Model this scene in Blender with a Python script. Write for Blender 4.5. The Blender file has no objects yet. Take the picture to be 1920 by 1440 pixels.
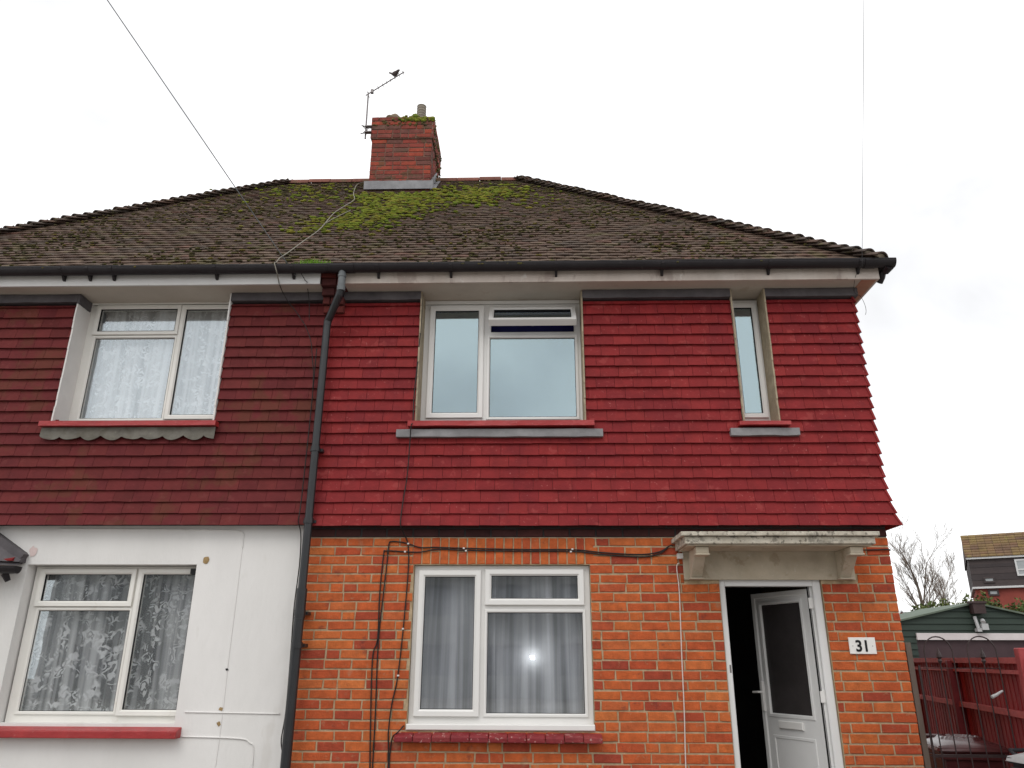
import bpy, bmesh, math, random
from mathutils import Vector, Matrix, noise
R = math.radians
random.seed(7)
S = bpy.context.scene

# ------------------------------------------------------------------ camera
th, yaw, roll = R(19.93), R(1.52), R(.2)
fw = Vector((-math.sin(yaw)*math.cos(th), math.cos(yaw)*math.cos(th), math.sin(th)))
r0 = Vector((math.cos(yaw), math.sin(yaw), 0)); u0 = r0.cross(fw)
rr = r0*math.cos(roll)+u0*math.sin(roll); uu = rr.cross(fw)
cd = bpy.data.cameras.new("camera"); cam = bpy.data.objects.new("camera", cd)
S.collection.objects.link(cam)
cam.matrix_world = Matrix(((rr.x, uu.x, -fw.x, 0), (rr.y, uu.y, -fw.y, -6.55), (rr.z, uu.z, -fw.z, 1.6), (0, 0, 0, 1)))
cd.sensor_width = 36; cd.lens = 1421/1920*36; cd.clip_start = .05; cd.clip_end = 3000
S.camera = cam

# ------------------------------------------------------------------ world: overcast
SUN_EL, SUN_AZ = R(52), R(200)      # azimuth clockwise from +y: behind the camera
W = bpy.data.worlds.new("World"); S.world = W; W.use_nodes = True
nt = W.node_tree; nt.nodes.clear()
N = nt.nodes.new; L = nt.links.new
out = N('ShaderNodeOutputWorld'); bg = N('ShaderNodeBackground'); bg.inputs[1].default_value = .12
sky = N('ShaderNodeTexSky'); sky.sky_type = 'NISHITA'; sky.sun_disc = False
sky.sun_elevation = SUN_EL; sky.sun_rotation = SUN_AZ
tc = N('ShaderNodeTexCoord'); mp = N('ShaderNodeMapping'); mp.inputs[3].default_value = (1, 1, 1.7)
mp.inputs[1].default_value = (3.1, .4, 1.3)
n1 = N('ShaderNodeTexNoise'); n1.inputs['Scale'].default_value = 2.1; n1.inputs['Detail'].default_value = 6
n1.inputs['Roughness'].default_value = .48; n1.inputs['Distortion'].default_value = .35
cr = N('ShaderNodeValToRGB'); e = cr.color_ramp.elements
e[0].position = .27; e[0].color = (.66, .662, .67, 1); e[1].position = .455; e[1].color = (1, 1, 1, 1)
m = e.new(.38); m.color = (.83, .832, .84, 1)
sc = N('ShaderNodeVectorMath'); sc.operation = 'SCALE'; sc.inputs[3].default_value = 11.0
mx = N('ShaderNodeMix'); mx.data_type = 'RGBA'; mx.inputs[0].default_value = .93
L(tc.outputs['Generated'], mp.inputs[0]); L(mp.outputs[0], n1.inputs['Vector']); 
acc = n1.outputs[0]
bs_ = N('ShaderNodeMath'); bs_.operation = 'ADD'; bs_.inputs[1].default_value = .10; L(acc, bs_.inputs[0]); acc = bs_.outputs[0]
for dd_, c0, am in (((0.505, 0.806, 0.308), .945, .245), ((-0.552, 0.657, 0.513), .95, .185), ((-.2, -.86, .45), .80, .17)):   # cloud banks
    dp_ = N('ShaderNodeVectorMath'); dp_.operation = 'DOT_PRODUCT'; dp_.inputs[1].default_value = dd_; L(tc.outputs['Generated'], dp_.inputs[0])
    mr_ = N('ShaderNodeMapRange'); mr_.interpolation_type = 'SMOOTHSTEP'; mr_.inputs[1].default_value = c0; mr_.inputs[2].default_value = 1; mr_.inputs[3].default_value = 0; mr_.inputs[4].default_value = am
    L(dp_.outputs['Value'], mr_.inputs[0]); sb_ = N('ShaderNodeMath'); sb_.operation = 'SUBTRACT'; L(acc, sb_.inputs[0]); L(mr_.outputs[0], sb_.inputs[1]); acc = sb_.outputs[0]
L(acc, cr.inputs[0])
L(cr.outputs[0], sc.inputs[0]); L(sky.outputs[0], mx.inputs[6]); L(sc.outputs[0], mx.inputs[7])
L(mx.outputs[2], bg.inputs[0]); L(bg.outputs[0], out.inputs[0])
sd = bpy.data.lights.new("sun", 'SUN'); sd.energy = .9; sd.angle = R(28); sd.color = (1, .97, .92)
so = bpy.data.objects.new("sun", sd); S.collection.objects.link(so)
dv = Vector((math.sin(SUN_AZ)*math.cos(SUN_EL), math.cos(SUN_AZ)*math.cos(SUN_EL), math.sin(SUN_EL)))
so.rotation_euler = dv.to_track_quat('Z', 'Y').to_euler()
S.view_settings.view_transform = 'Standard'; S.view_settings.look = 'None'
S.view_settings.exposure = .08; S.view_settings.gamma = 1
S.cycles.max_bounces = 8; S.cycles.transparent_max_bounces = 16

# ------------------------------------------------------------------ materials
def mat(name, cols, rough=.8, isl=True, var=.25, vs=6, bump=.15, bs=60, spots=None, spec=.3, pos=None, stretch=None, metal=0):
    """cols: colours spread over islands (or over noise when isl is False); spots: list of (colour, scale, threshold, amount)"""
    mt = bpy.data.materials.new(name); mt.use_nodes = True; t = mt.node_tree; nd = t.nodes; lk = t.links.new
    p = nd['Principled BSDF']; p.inputs['Roughness'].default_value = rough
    p.inputs['Specular IOR Level'].default_value = spec; p.inputs['Metallic'].default_value = metal
    co = nd.new('ShaderNodeTexCoord'); vec = co.outputs['Object']
    if stretch:
        ma = nd.new('ShaderNodeMapping'); ma.inputs[3].default_value = stretch; lk(vec, ma.inputs[0]); vec = ma.outputs[0]
    def nz(s, det=5, ro=.6, w=0):
        n = nd.new('ShaderNodeTexNoise'); n.inputs['Scale'].default_value = s; n.inputs['Detail'].default_value = det
        n.inputs['Roughness'].default_value = ro
        if w:
            a = nd.new('ShaderNodeVectorMath'); a.operation = 'ADD'; a.inputs[1].default_value = (w, w*1.7, -w)
            lk(vec, a.inputs[0]); lk(a.outputs[0], n.inputs['Vector'])
        else: lk(vec, n.inputs['Vector'])
        return n.outputs[0]
    rp = nd.new('ShaderNodeValToRGB'); el = rp.color_ramp.elements
    while len(el) < len(cols): el.new(.5)
    for i, c in enumerate(cols):
        el[i].position = (i/max(1, len(cols)-1)) if isl else (.3+.4*i/max(1, len(cols)-1)); el[i].color = (*c, 1)
    if len(cols) == 1: el[1].color = (*cols[0], 1); el[0].color = (*cols[0], 1)
    if isl:
        g = nd.new('ShaderNodeNewGeometry'); lk(g.outputs['Random Per Island'], rp.inputs[0])
    else: lk(nz(vs*.5, 4), rp.inputs[0])
    mr = nd.new('ShaderNodeMapRange'); mr.inputs[1].default_value = .25; mr.inputs[2].default_value = .75
    mr.inputs[3].default_value = 1-var; mr.inputs[4].default_value = 1+var; lk(nz(vs, 7, .65, 3), mr.inputs[0])
    ml = nd.new('ShaderNodeVectorMath'); ml.operation = 'SCALE'; lk(rp.outputs[0], ml.inputs[0]); lk(mr.outputs[0], ml.inputs[3])
    cur = ml.outputs[0]
    for k, (c, s, thr, am) in enumerate(spots or []):
        q = nd.new('ShaderNodeMapRange'); q.inputs[1].default_value = thr; q.inputs[2].default_value = thr+.06
        q.inputs[3].default_value = 0; q.inputs[4].default_value = am; lk(nz(s, 4, .6, 11+7*k), q.inputs[0])
        mi = nd.new('ShaderNodeMix'); mi.data_type = 'RGBA'; lk(q.outputs[0], mi.inputs[0]); lk(cur, mi.inputs[6])
        mi.inputs[7].default_value = (*c, 1); cur = mi.outputs[2]
    lk(cur, p.inputs['Base Color'])
    if bump:
        b = nd.new('ShaderNodeBump'); b.inputs['Strength'].default_value = bump; b.inputs['Distance'].default_value = .01
        lk(nz(bs, 6, .65, 5), b.inputs['Height']); lk(b.outputs[0], p.inputs['Normal'])
    return mt

M = {}
M['brick'] = mat('orange_brick', [(.28, .046, .026), (.38, .066, .025), (.48, .105, .028), (.41, .080, .026), (.49, .125, .032), (.36, .060, .027), (.51, .145, .040), (.45, .095, .028), (.47, .112, .030)], .9, var=.30, vs=15, bump=.7, bs=80,
                 spots=[((.13, .035, .03), 9, .64, .5), ((.62, .5, .42), 42, .80, .6), ((.40, .20, .11), 22, .62, .4), ((.30, .22, .14), 4, .63, .3)])
M['mortar'] = mat('mortar', [(.34, .25, .15), (.46, .36, .235)], .95, isl=False, var=.3, vs=25, bump=.5, bs=150)
M['shaded_dark_brick'] = mat('shaded_dark_brick', [(.035, .012, .012), (.06, .018, .016), (.045, .016, .016)], .85, var=.3, vs=14)  # dark bricks, with shade under the tile overhang also put into their colour
M['chimney_brick'] = mat('weathered_brick', [(.11, .035, .028), (.19, .042, .03), (.30, .055, .03), (.15, .038, .030), (.23, .045, .032), (.14, .050, .040), (.12, .06, .045)], .9, var=.35, vs=14, bump=.5, bs=80,
                 spots=[((.075, .06, .03), 6, .58, .65), ((.40, .34, .28), 22, .70, .4)])
M['chimney_mortar'] = mat('old_mortar', [(.13, .075, .055), (.20, .12, .09)], .95, isl=False)
M['red_tile'] = mat('red_painted_tile', [(.185, .014, .016), (.210, .017, .018), (.19, .014, .016), (.225, .020, .020), (.175, .013, .016), (.215, .017, .017)], .68, var=.22, vs=7, bump=.5, bs=45, spec=.2,
                 spots=[((.33, .06, .055), 10, .60, .35), ((.15, .012, .016), 2.2, .55, .5), ((.42, .13, .12), 40, .65, .55), ((.62, .45, .40), 70, .73, .7)])
M['maroon_tile'] = mat('faded_maroon_tile', [(.098, .014, .015), (.120, .018, .019), (.108, .016, .018), (.130, .021, .020), (.102, .016, .016)], .75, var=.2, vs=8, bump=.35, bs=50, spec=.18,
                 spots=[((.10, .035, .018), 2.6, .56, .5), ((.17, .045, .04), 9, .60, .35), ((.36, .20, .15), 55, .72, .5)])
M['roof_tile'] = mat('roof_tile', [(.060, .038, .028), (.092, .058, .040), (.078, .047, .034), (.12, .082, .058), (.066, .048, .036), (.11, .056, .040)], .92, var=.4, vs=9, bump=.6, bs=70,
                 spots=[((.085, .075, .028), 4.2, .57, .6), ((.27, .24, .19), 55, .68, .5), ((.17, .13, .035), 13, .70, .5), ((.03, .024, .02), 20, .62, .6)])
M['hip_tile'] = mat('bonnet_tile', [(.06, .045, .036), (.085, .058, .046), (.05, .042, .036), (.10, .058, .042)], .92, var=.35, vs=12, bump=.6, bs=70,
                 spots=[((.11, .10, .04), 9, .60, .5), ((.25, .23, .18), 50, .69, .5)])
M['ridge_tile'] = mat('terracotta_ridge', [(.19, .075, .055), (.15, .062, .046), (.22, .095, .07)], .9, var=.3, vs=10, bump=.4, spots=[((.12, .09, .05), 6, .56, .6)])
M['pale_mortar'] = mat('hip_bedding', [(.20, .165, .12), (.28, .24, .18)], .95, var=.3, vs=20)
M['moss'] = mat('bright_moss', [(.13, .175, .014), (.19, .205, .020), (.10, .145, .014), (.20, .18, .022), (.12, .115, .026)], .95, var=.35, vs=30, bump=.8, bs=160)
M['dull_moss'] = mat('dull_moss', [(.065, .062, .022), (.10, .09, .03), (.05, .045, .026), (.15, .12, .028)], .95, var=.35, vs=30, bump=.8, bs=160)
M['render'] = mat('white_render', [(.65, .64, .62), (.73, .715, .70)], .88, isl=False, var=.05, vs=2, bump=.5, bs=14, stretch=(1, 1, .4),
                 spots=[((.52, .49, .45), 3.2, .60, .28), ((.45, .40, .34), 30, .76, .3)])
M['upvc'] = mat('white_plastic', [(.74, .73, .71), (.70, .69, .67)], .35, isl=False, var=.03, vs=2, bump=.03, bs=8, spec=.5)
M['cream'] = mat('cream_plastic', [(.77, .755, .71), (.72, .705, .665)], .45, isl=False, var=.05, vs=3, bump=.05, spec=.45, spots=[((.50, .45, .35), 6, .66, .3)])
M['door_white'] = mat('door_plastic', [(.70, .70, .69), (.66, .66, .655)], .4, isl=False, var=.04, vs=2, bump=.03, spec=.5)
M['seal'] = mat('rubber_seal', [(.01, .01, .011)], .7, var=.1)
M['fascia_w'] = mat('white_fascia', [(.66, .65, .64), (.60, .59, .58)], .5, isl=False, var=.05, vs=4, bump=.1, spots=[((.35, .30, .27), 12, .68, .4)])
M['fascia_d'] = mat('dirty_fascia', [(.47, .40, .35), (.58, .52, .47)], .6, isl=False, var=.12, vs=6, bump=.15, stretch=(1, 1, .5), spots=[((.26, .19, .16), 5, .58, .5), ((.72, .70, .66), 9, .66, .6)])
M['soffit'] = mat('soffit_board', [(.43, .38, .325), (.50, .45, .39)], .7, isl=False, var=.08, vs=3, bump=.08, spots=[((.30, .22, .16), 4, .62, .4)])
M['soffit_brown'] = mat('stained_soffit', [(.34, .14, .09), (.42, .26, .18)], .75, isl=False, var=.15, vs=5, bump=.1)
M['black_plastic'] = mat('black_plastic', [(.009, .006, .008), (.015, .012, .014)], .45, isl=False, var=.2, vs=8, bump=.06, bs=30, spec=.35, spots=[((.06, .055, .05), 14, .66, .5)])
M['pipe'] = mat('downpipe_plastic', [(.011, .012, .014), (.02, .022, .025)], .4, isl=False, var=.2, vs=8, bump=.05, spec=.5, spots=[((.09, .09, .085), 18, .70, .5)])
M['grey_plastic'] = mat('grey_plastic', [(.10, .11, .12), (.14, .15, .155)], .45, isl=False, var=.15, vs=8, bump=.05)
M['lead'] = mat('lead_flashing', [(.17, .165, .17), (.24, .235, .24)], .6, isl=False, var=.2, vs=9, bump=.3, bs=22, spec=.4, spots=[((.30, .29, .28), 16, .66, .5)])
M['old_lead'] = mat('weathered_lead', [(.10, .09, .07), (.17, .16, .14)], .7, isl=False, var=.25, vs=12, bump=.4, bs=22, spots=[((.08, .035, .03), 7, .60, .4), ((.26, .25, .18), 12, .64, .4)])
M['dark_lead'] = mat('dark_lead', [(.065, .057, .063), (.10, .092, .096)], .6, isl=False, var=.2, vs=9, bump=.3, bs=20)
M['red_paint'] = mat('red_sill_paint', [(.30, .020, .022), (.36, .030, .03)], .4, isl=False, var=.15, vs=12, bump=.5, bs=45, spec=.5, spots=[((.46, .17, .15), 26, .64, .5), ((.12, .012, .014), 14, .66, .6)])
M['sill_tile'] = mat('flaking_sill_tile', [(.21, .020, .024), (.19, .018, .024), (.23, .032, .032)], .55, var=.25, vs=20, bump=.7, bs=50, spots=[((.62, .42, .38), 34, .60, .6)])
M['reveal_mortar'] = mat('tan_reveal', [(.28, .23, .16), (.38, .32, .23)], .95, isl=False, var=.25, vs=14, bump=.5, bs=60)
M['reveal_white'] = mat('white_reveal', [(.62, .60, .58), (.68, .66, .64)], .8, isl=False, var=.05, vs=6, bump=.2)
M['stone'] = mat('stained_plaster', [(.42, .36, .27), (.53, .47, .37)], .85, isl=False, var=.14, vs=6, bump=.35, bs=40, spots=[((.24, .17, .10), 6, .58, .35), ((.62, .58, .52), 22, .66, .45)])
M['stone_edge'] = mat('flaking_slab_edge', [(.40, .36, .29), (.55, .51, .43)], .9, isl=False, var=.2, vs=20, bump=.7, bs=60, spots=[((.10, .085, .07), 26, .56, .75), ((.07, .06, .05), 9, .58, .5), ((.66, .64, .6), 60, .64, .4)])
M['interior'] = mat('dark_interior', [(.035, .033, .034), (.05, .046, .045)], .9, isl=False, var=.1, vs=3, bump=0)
M['hall'] = mat('dark_hall', [(.02, .018, .02)], .9, isl=False, var=.1, vs=3, bump=0)
M['plate'] = mat('plate_white', [(.78, .77, .74)], .35, isl=False, var=.04, vs=8, bump=.1, spots=[((.45, .38, .32), 45, .72, .4)])
M['ink'] = mat('black_lettering', [(.006, .006, .007)], .4, var=.1, bump=0)
M['cable'] = mat('black_cable', [(.012, .009, .009), (.02, .016, .015)], .5, var=.2, bump=0)
M['white_cable'] = mat('white_cable', [(.60, .52, .48)], .5, var=.1, bump=0)
M['old_cable'] = mat('grey_cable', [(.19, .175, .145), (.25, .23, .19)], .8, isl=False, var=.2, bump=.2)
M['clip'] = mat('pale_clip', [(.62, .60, .58)], .5, var=.1, bump=0)
M['fence'] = mat('red_stained_timber', [(.23, .018, .022), (.29, .027, .029), (.19, .015, .02), (.33, .042, .04), (.25, .021, .025)], .6, var=.3, vs=7, bump=.5, bs=30, stretch=(1, 1, .12), spec=.35)
M['fence_rail'] = mat('faded_red_rail', [(.34, .06, .06), (.40, .09, .085), (.29, .04, .045)], .6, var=.25, vs=12, bump=.4, bs=30)
M['post_dark'] = mat('dark_red_post', [(.12, .012, .015), (.16, .018, .022)], .65, isl=False, var=.3, vs=8, bump=.4)
M['iron'] = mat('black_iron', [(.022, .014, .014), (.04, .024, .024)], .55, isl=False, var=.3, vs=20, bump=.3, spec=.4)
M['gatepost'] = mat('grey_timber', [(.10, .075, .06), (.14, .11, .09)], .9, isl=False, var=.25, vs=10, bump=.5, stretch=(1, 1, .15))
M['bin_red'] = mat('maroon_bin_plastic', [(.045, .012, .013), (.07, .02, .02)], .22, isl=False, var=.2, vs=7, bump=.1, bs=12, spec=.55)
M['bin_dark'] = mat('charcoal_bin_plastic', [(.022, .026, .032), (.04, .045, .052)], .4, isl=False, var=.2, vs=7, bump=.1, spec=.5)
M['bin_pale'] = mat('pale_grey_plastic', [(.36, .37, .38), (.46, .47, .47)], .45, isl=False, var=.15, vs=9, bump=.3, bs=15)
M['clapboard'] = mat('green_clapboard', [(.022, .036, .028), (.028, .044, .034), (.019, .032, .026)], .6, var=.2, vs=6, bump=.2, stretch=(.2, 1, 1))
M['felt'] = mat('green_roof_sheet', [(.10, .13, .10), (.13, .16, .125)], .8, isl=False, var=.2, vs=4)
M['white_paint'] = mat('white_painted_board', [(.58, .53, .53), (.66, .62, .62)], .5, isl=False, var=.06, vs=4, bump=.1)
M['dark_door'] = mat('garage_door_panel', [(.045, .025, .03), (.06, .035, .04)], .6, isl=False, var=.15, vs=4)
M['far_tile'] = mat('far_roof_tile', [(.15, .085, .05), (.17, .115, .05), (.12, .07, .05), (.19, .13, .05)], .9, var=.3, vs=2.5, spots=[((.22, .19, .05), 1.3, .60, .5)])
M['far_slate'] = mat('far_hung_slate', [(.060, .048, .048), (.072, .057, .056), (.052, .043, .044)], .85, var=.2, vs=1.5)
M['far_brick'] = mat('far_brick', [(.22, .05, .04), (.27, .065, .048)], .9, isl=False, var=.15, vs=3)
M['far_white'] = mat('far_white_trim', [(.60, .60, .60)], .6, isl=False, var=.05)
M['bark'] = mat('bare_bark', [(.17, .135, .11), (.24, .19, .155)], .95, isl=False, var=.3, vs=5, bump=.4)
M['leaf'] = mat('hedge_leaf', [(.055, .085, .018), (.085, .115, .03), (.11, .125, .035), (.04, .06, .018)], .8, var=.3, vs=2)
M['hill'] = mat('far_hillside', [(.035, .038, .030), (.05, .05, .04), (.028, .032, .028)], .95, isl=False, var=.3, vs=.05, bump=0)
M['ground'] = mat('garden_concrete', [(.20, .19, .17), (.27, .25, .23)], .95, isl=False, var=.2, vs=1.2, bump=.3, bs=20)
M['far_ground'] = mat('rough_grass_ground', [(.07, .085, .035), (.11, .11, .05)], .95, isl=False, var=.3, vs=.3, bump=0)
M['metal'] = mat('dull_aluminium', [(.16, .15, .15), (.22, .20, .20)], .5, isl=False, var=.3, vs=30, bump=.1, metal=.6)
M['bird'] = mat('dark_plumage', [(.035, .025, .024), (.06, .042, .038)], .7, isl=False, var=.35, vs=60, bump=.3, bs=200)
M['cowl'] = mat('weathered_cowl', [(.17, .15, .12), (.24, .21, .17)], .8, isl=False, var=.25, vs=12)
M['flaunch'] = mat('flaunching_mortar', [(.16, .12, .085), (.22, .17, .12)], .95, isl=False, var=.3, vs=14, bump=.6, spots=[((.10, .11, .03), 8, .56, .6)])
M['pebbledash'] = mat('pebbledash', [(.20, .205, .20), (.26, .26, .25)], .95, isl=False, var=.25, vs=2)
M['pale_roof'] = mat('pale_slate', [(.12, .125, .13), (.15, .155, .16)], .8, isl=False, var=.2)
M['navy'] = mat('navy_blind', [(.012, .011, .075), (.018, .016, .095)], .8, isl=False, var=.15, vs=4, bump=0)

def glass(name, fac, tint, inner=(1, 1, 1), rough=.0, wob=.0):
    mt = bpy.data.materials.new(name); mt.use_nodes = True; t = mt.node_tree; t.nodes.clear(); nd = t.nodes.new; lk = t.links.new
    o = nd('ShaderNodeOutputMaterial'); mi = nd('ShaderNodeMixShader'); tr = nd('ShaderNodeBsdfTransparent'); gl = nd('ShaderNodeBsdfGlossy')
    tr.inputs[0].default_value = (*inner, 1); gl.inputs[0].default_value = (*tint, 1); gl.inputs['Roughness'].default_value = rough
    mi.inputs[0].default_value = fac
    n = nd('ShaderNodeTexNoise'); n.inputs['Scale'].default_value = 2.2; c = nd('ShaderNodeTexCoord'); lk(c.outputs['Object'], n.inputs['Vector'])
    b = nd('ShaderNodeBump'); b.inputs['Strength'].default_value = .03; b.inputs['Distance'].default_value = .02
    lk(n.outputs[0], b.inputs['Height']); lk(b.outputs[0], gl.inputs['Normal'])
    lk(tr.outputs[0], mi.inputs[1]); lk(gl.outputs[0], mi.inputs[2])
    g2 = nd('ShaderNodeBsdfGlossy'); g2.inputs[0].default_value = (.9, .95, 1, 1); g2.inputs['Roughness'].default_value = .12
    m2 = nd('ShaderNodeMixShader'); m2.inputs[0].default_value = .045; lk(mi.outputs[0], m2.inputs[1]); lk(g2.outputs[0], m2.inputs[2]); lk(m2.outputs[0], o.inputs[0])
    return mt
M['glass_sky'] = glass('coated_glass', .315, (.76, .95, .92), (.5, .55, .7))
M['glass'] = glass('window_glass', .14, (.9, .97, 1))
M['glass_lace'] = glass('window_glass_lace', .15, (.85, .95, 1))
M['glass_door'] = mat('obscured_door_glass', [(.035, .031, .031), (.048, .043, .043)], .25, isl=False, var=.1, vs=5, bump=.25, bs=60, spec=.5)

def lace(name, col, scale, base_a, dark):
    mt = bpy.data.materials.new(name); mt.use_nodes = True; t = mt.node_tree; nd = t.nodes; lk = t.links.new
    p = nd['Principled BSDF']; p.inputs['Base Color'].default_value = (*col, 1); p.inputs['Roughness'].default_value = 1
    uv = nd.new('ShaderNodeUVMap')
    wn = nd.new('ShaderNodeTexNoise'); wn.inputs['Scale'].default_value = scale*.8; wn.inputs['Detail'].default_value = 1
    lk(uv.outputs[0], wn.inputs['Vector'])
    ws = nd.new('ShaderNodeVectorMath'); ws.operation = 'MULTIPLY_ADD'; ws.inputs[1].default_value = (.16, .16, 0)
    lk(wn.outputs['Color'], ws.inputs[0]); lk(uv.outputs[0], ws.inputs[2])
    vo = nd.new('ShaderNodeTexVoronoi'); vo.inputs['Scale'].default_value = scale; lk(ws.outputs[0], vo.inputs['Vector'])
    m1 = nd.new('ShaderNodeMath'); m1.operation = 'MULTIPLY'; m1.inputs[1].default_value = 13; lk(vo.outputs['Distance'], m1.inputs[0])
    s1 = nd.new('ShaderNodeMath'); s1.operation = 'SINE'; lk(m1.outputs[0], s1.inputs[0])
    gt = nd.new('ShaderNodeMapRange'); gt.inputs[1].default_value = -.1; gt.inputs[2].default_value = .45; lk(s1.outputs[0], gt.inputs[0])
    n2 = nd.new('ShaderNodeTexNoise'); n2.inputs['Scale'].default_value = scale*.55; n2.inputs['Detail'].default_value = 2; lk(uv.outputs[0], n2.inputs['Vector'])
    g2 = nd.new('ShaderNodeMapRange'); g2.inputs[1].default_value = .45; g2.inputs[2].default_value = .55; lk(n2.outputs[0], g2.inputs[0])
    mm = nd.new('ShaderNodeMath'); mm.operation = 'MULTIPLY'; lk(gt.outputs[0], mm.inputs[0]); lk(g2.outputs[0], mm.inputs[1])
    st_ = nd.new('ShaderNodeMapping'); st_.inputs[3].default_value = (1, .02, 1); lk(uv.outputs[0], st_.inputs[0])
    n3 = nd.new('ShaderNodeTexNoise'); n3.inputs['Scale'].default_value = 13; n3.inputs['Detail'].default_value = 2; lk(st_.outputs[0], n3.inputs['Vector'])
    fo_ = nd.new('ShaderNodeMapRange'); fo_.inputs[1].default_value = .38; fo_.inputs[2].default_value = .62; fo_.inputs[3].default_value = base_a-.27; fo_.inputs[4].default_value = base_a+.25; lk(n3.outputs[0], fo_.inputs[0])
    ar = nd.new('ShaderNodeMix'); ar.data_type = 'FLOAT'; lk(mm.outputs[0], ar.inputs[0]); lk(fo_.outputs[0], ar.inputs[2]); ar.inputs[3].default_value = .88
    lk(ar.outputs[0], p.inputs['Alpha'])
    return mt
M['lace_up'] = lace('lace_net_upper', (.72, .74, .75), 17, .62, 0)
M['lace_low'] = lace('lace_net_lower', (.80, .81, .82), 15, .42, 0)
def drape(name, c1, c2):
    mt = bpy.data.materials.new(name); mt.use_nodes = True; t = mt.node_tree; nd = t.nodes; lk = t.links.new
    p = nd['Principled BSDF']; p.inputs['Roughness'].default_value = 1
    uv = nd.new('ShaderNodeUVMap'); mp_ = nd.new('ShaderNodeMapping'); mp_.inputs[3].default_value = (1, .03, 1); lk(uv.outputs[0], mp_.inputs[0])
    n = nd.new('ShaderNodeTexNoise'); n.inputs['Scale'].default_value = 9; n.inputs['Detail'].default_value = 3; lk(mp_.outputs[0], n.inputs['Vector'])  # upright bands: shade of the folds painted into the curtain colour
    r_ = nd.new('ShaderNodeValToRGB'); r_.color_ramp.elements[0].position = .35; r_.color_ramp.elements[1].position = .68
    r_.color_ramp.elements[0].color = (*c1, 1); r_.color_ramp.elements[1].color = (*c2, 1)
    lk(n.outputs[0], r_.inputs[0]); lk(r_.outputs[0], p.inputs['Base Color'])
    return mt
M['drape'] = drape('grey_curtain', (.12, .125, .14), (.68, .70, .75))

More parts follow.
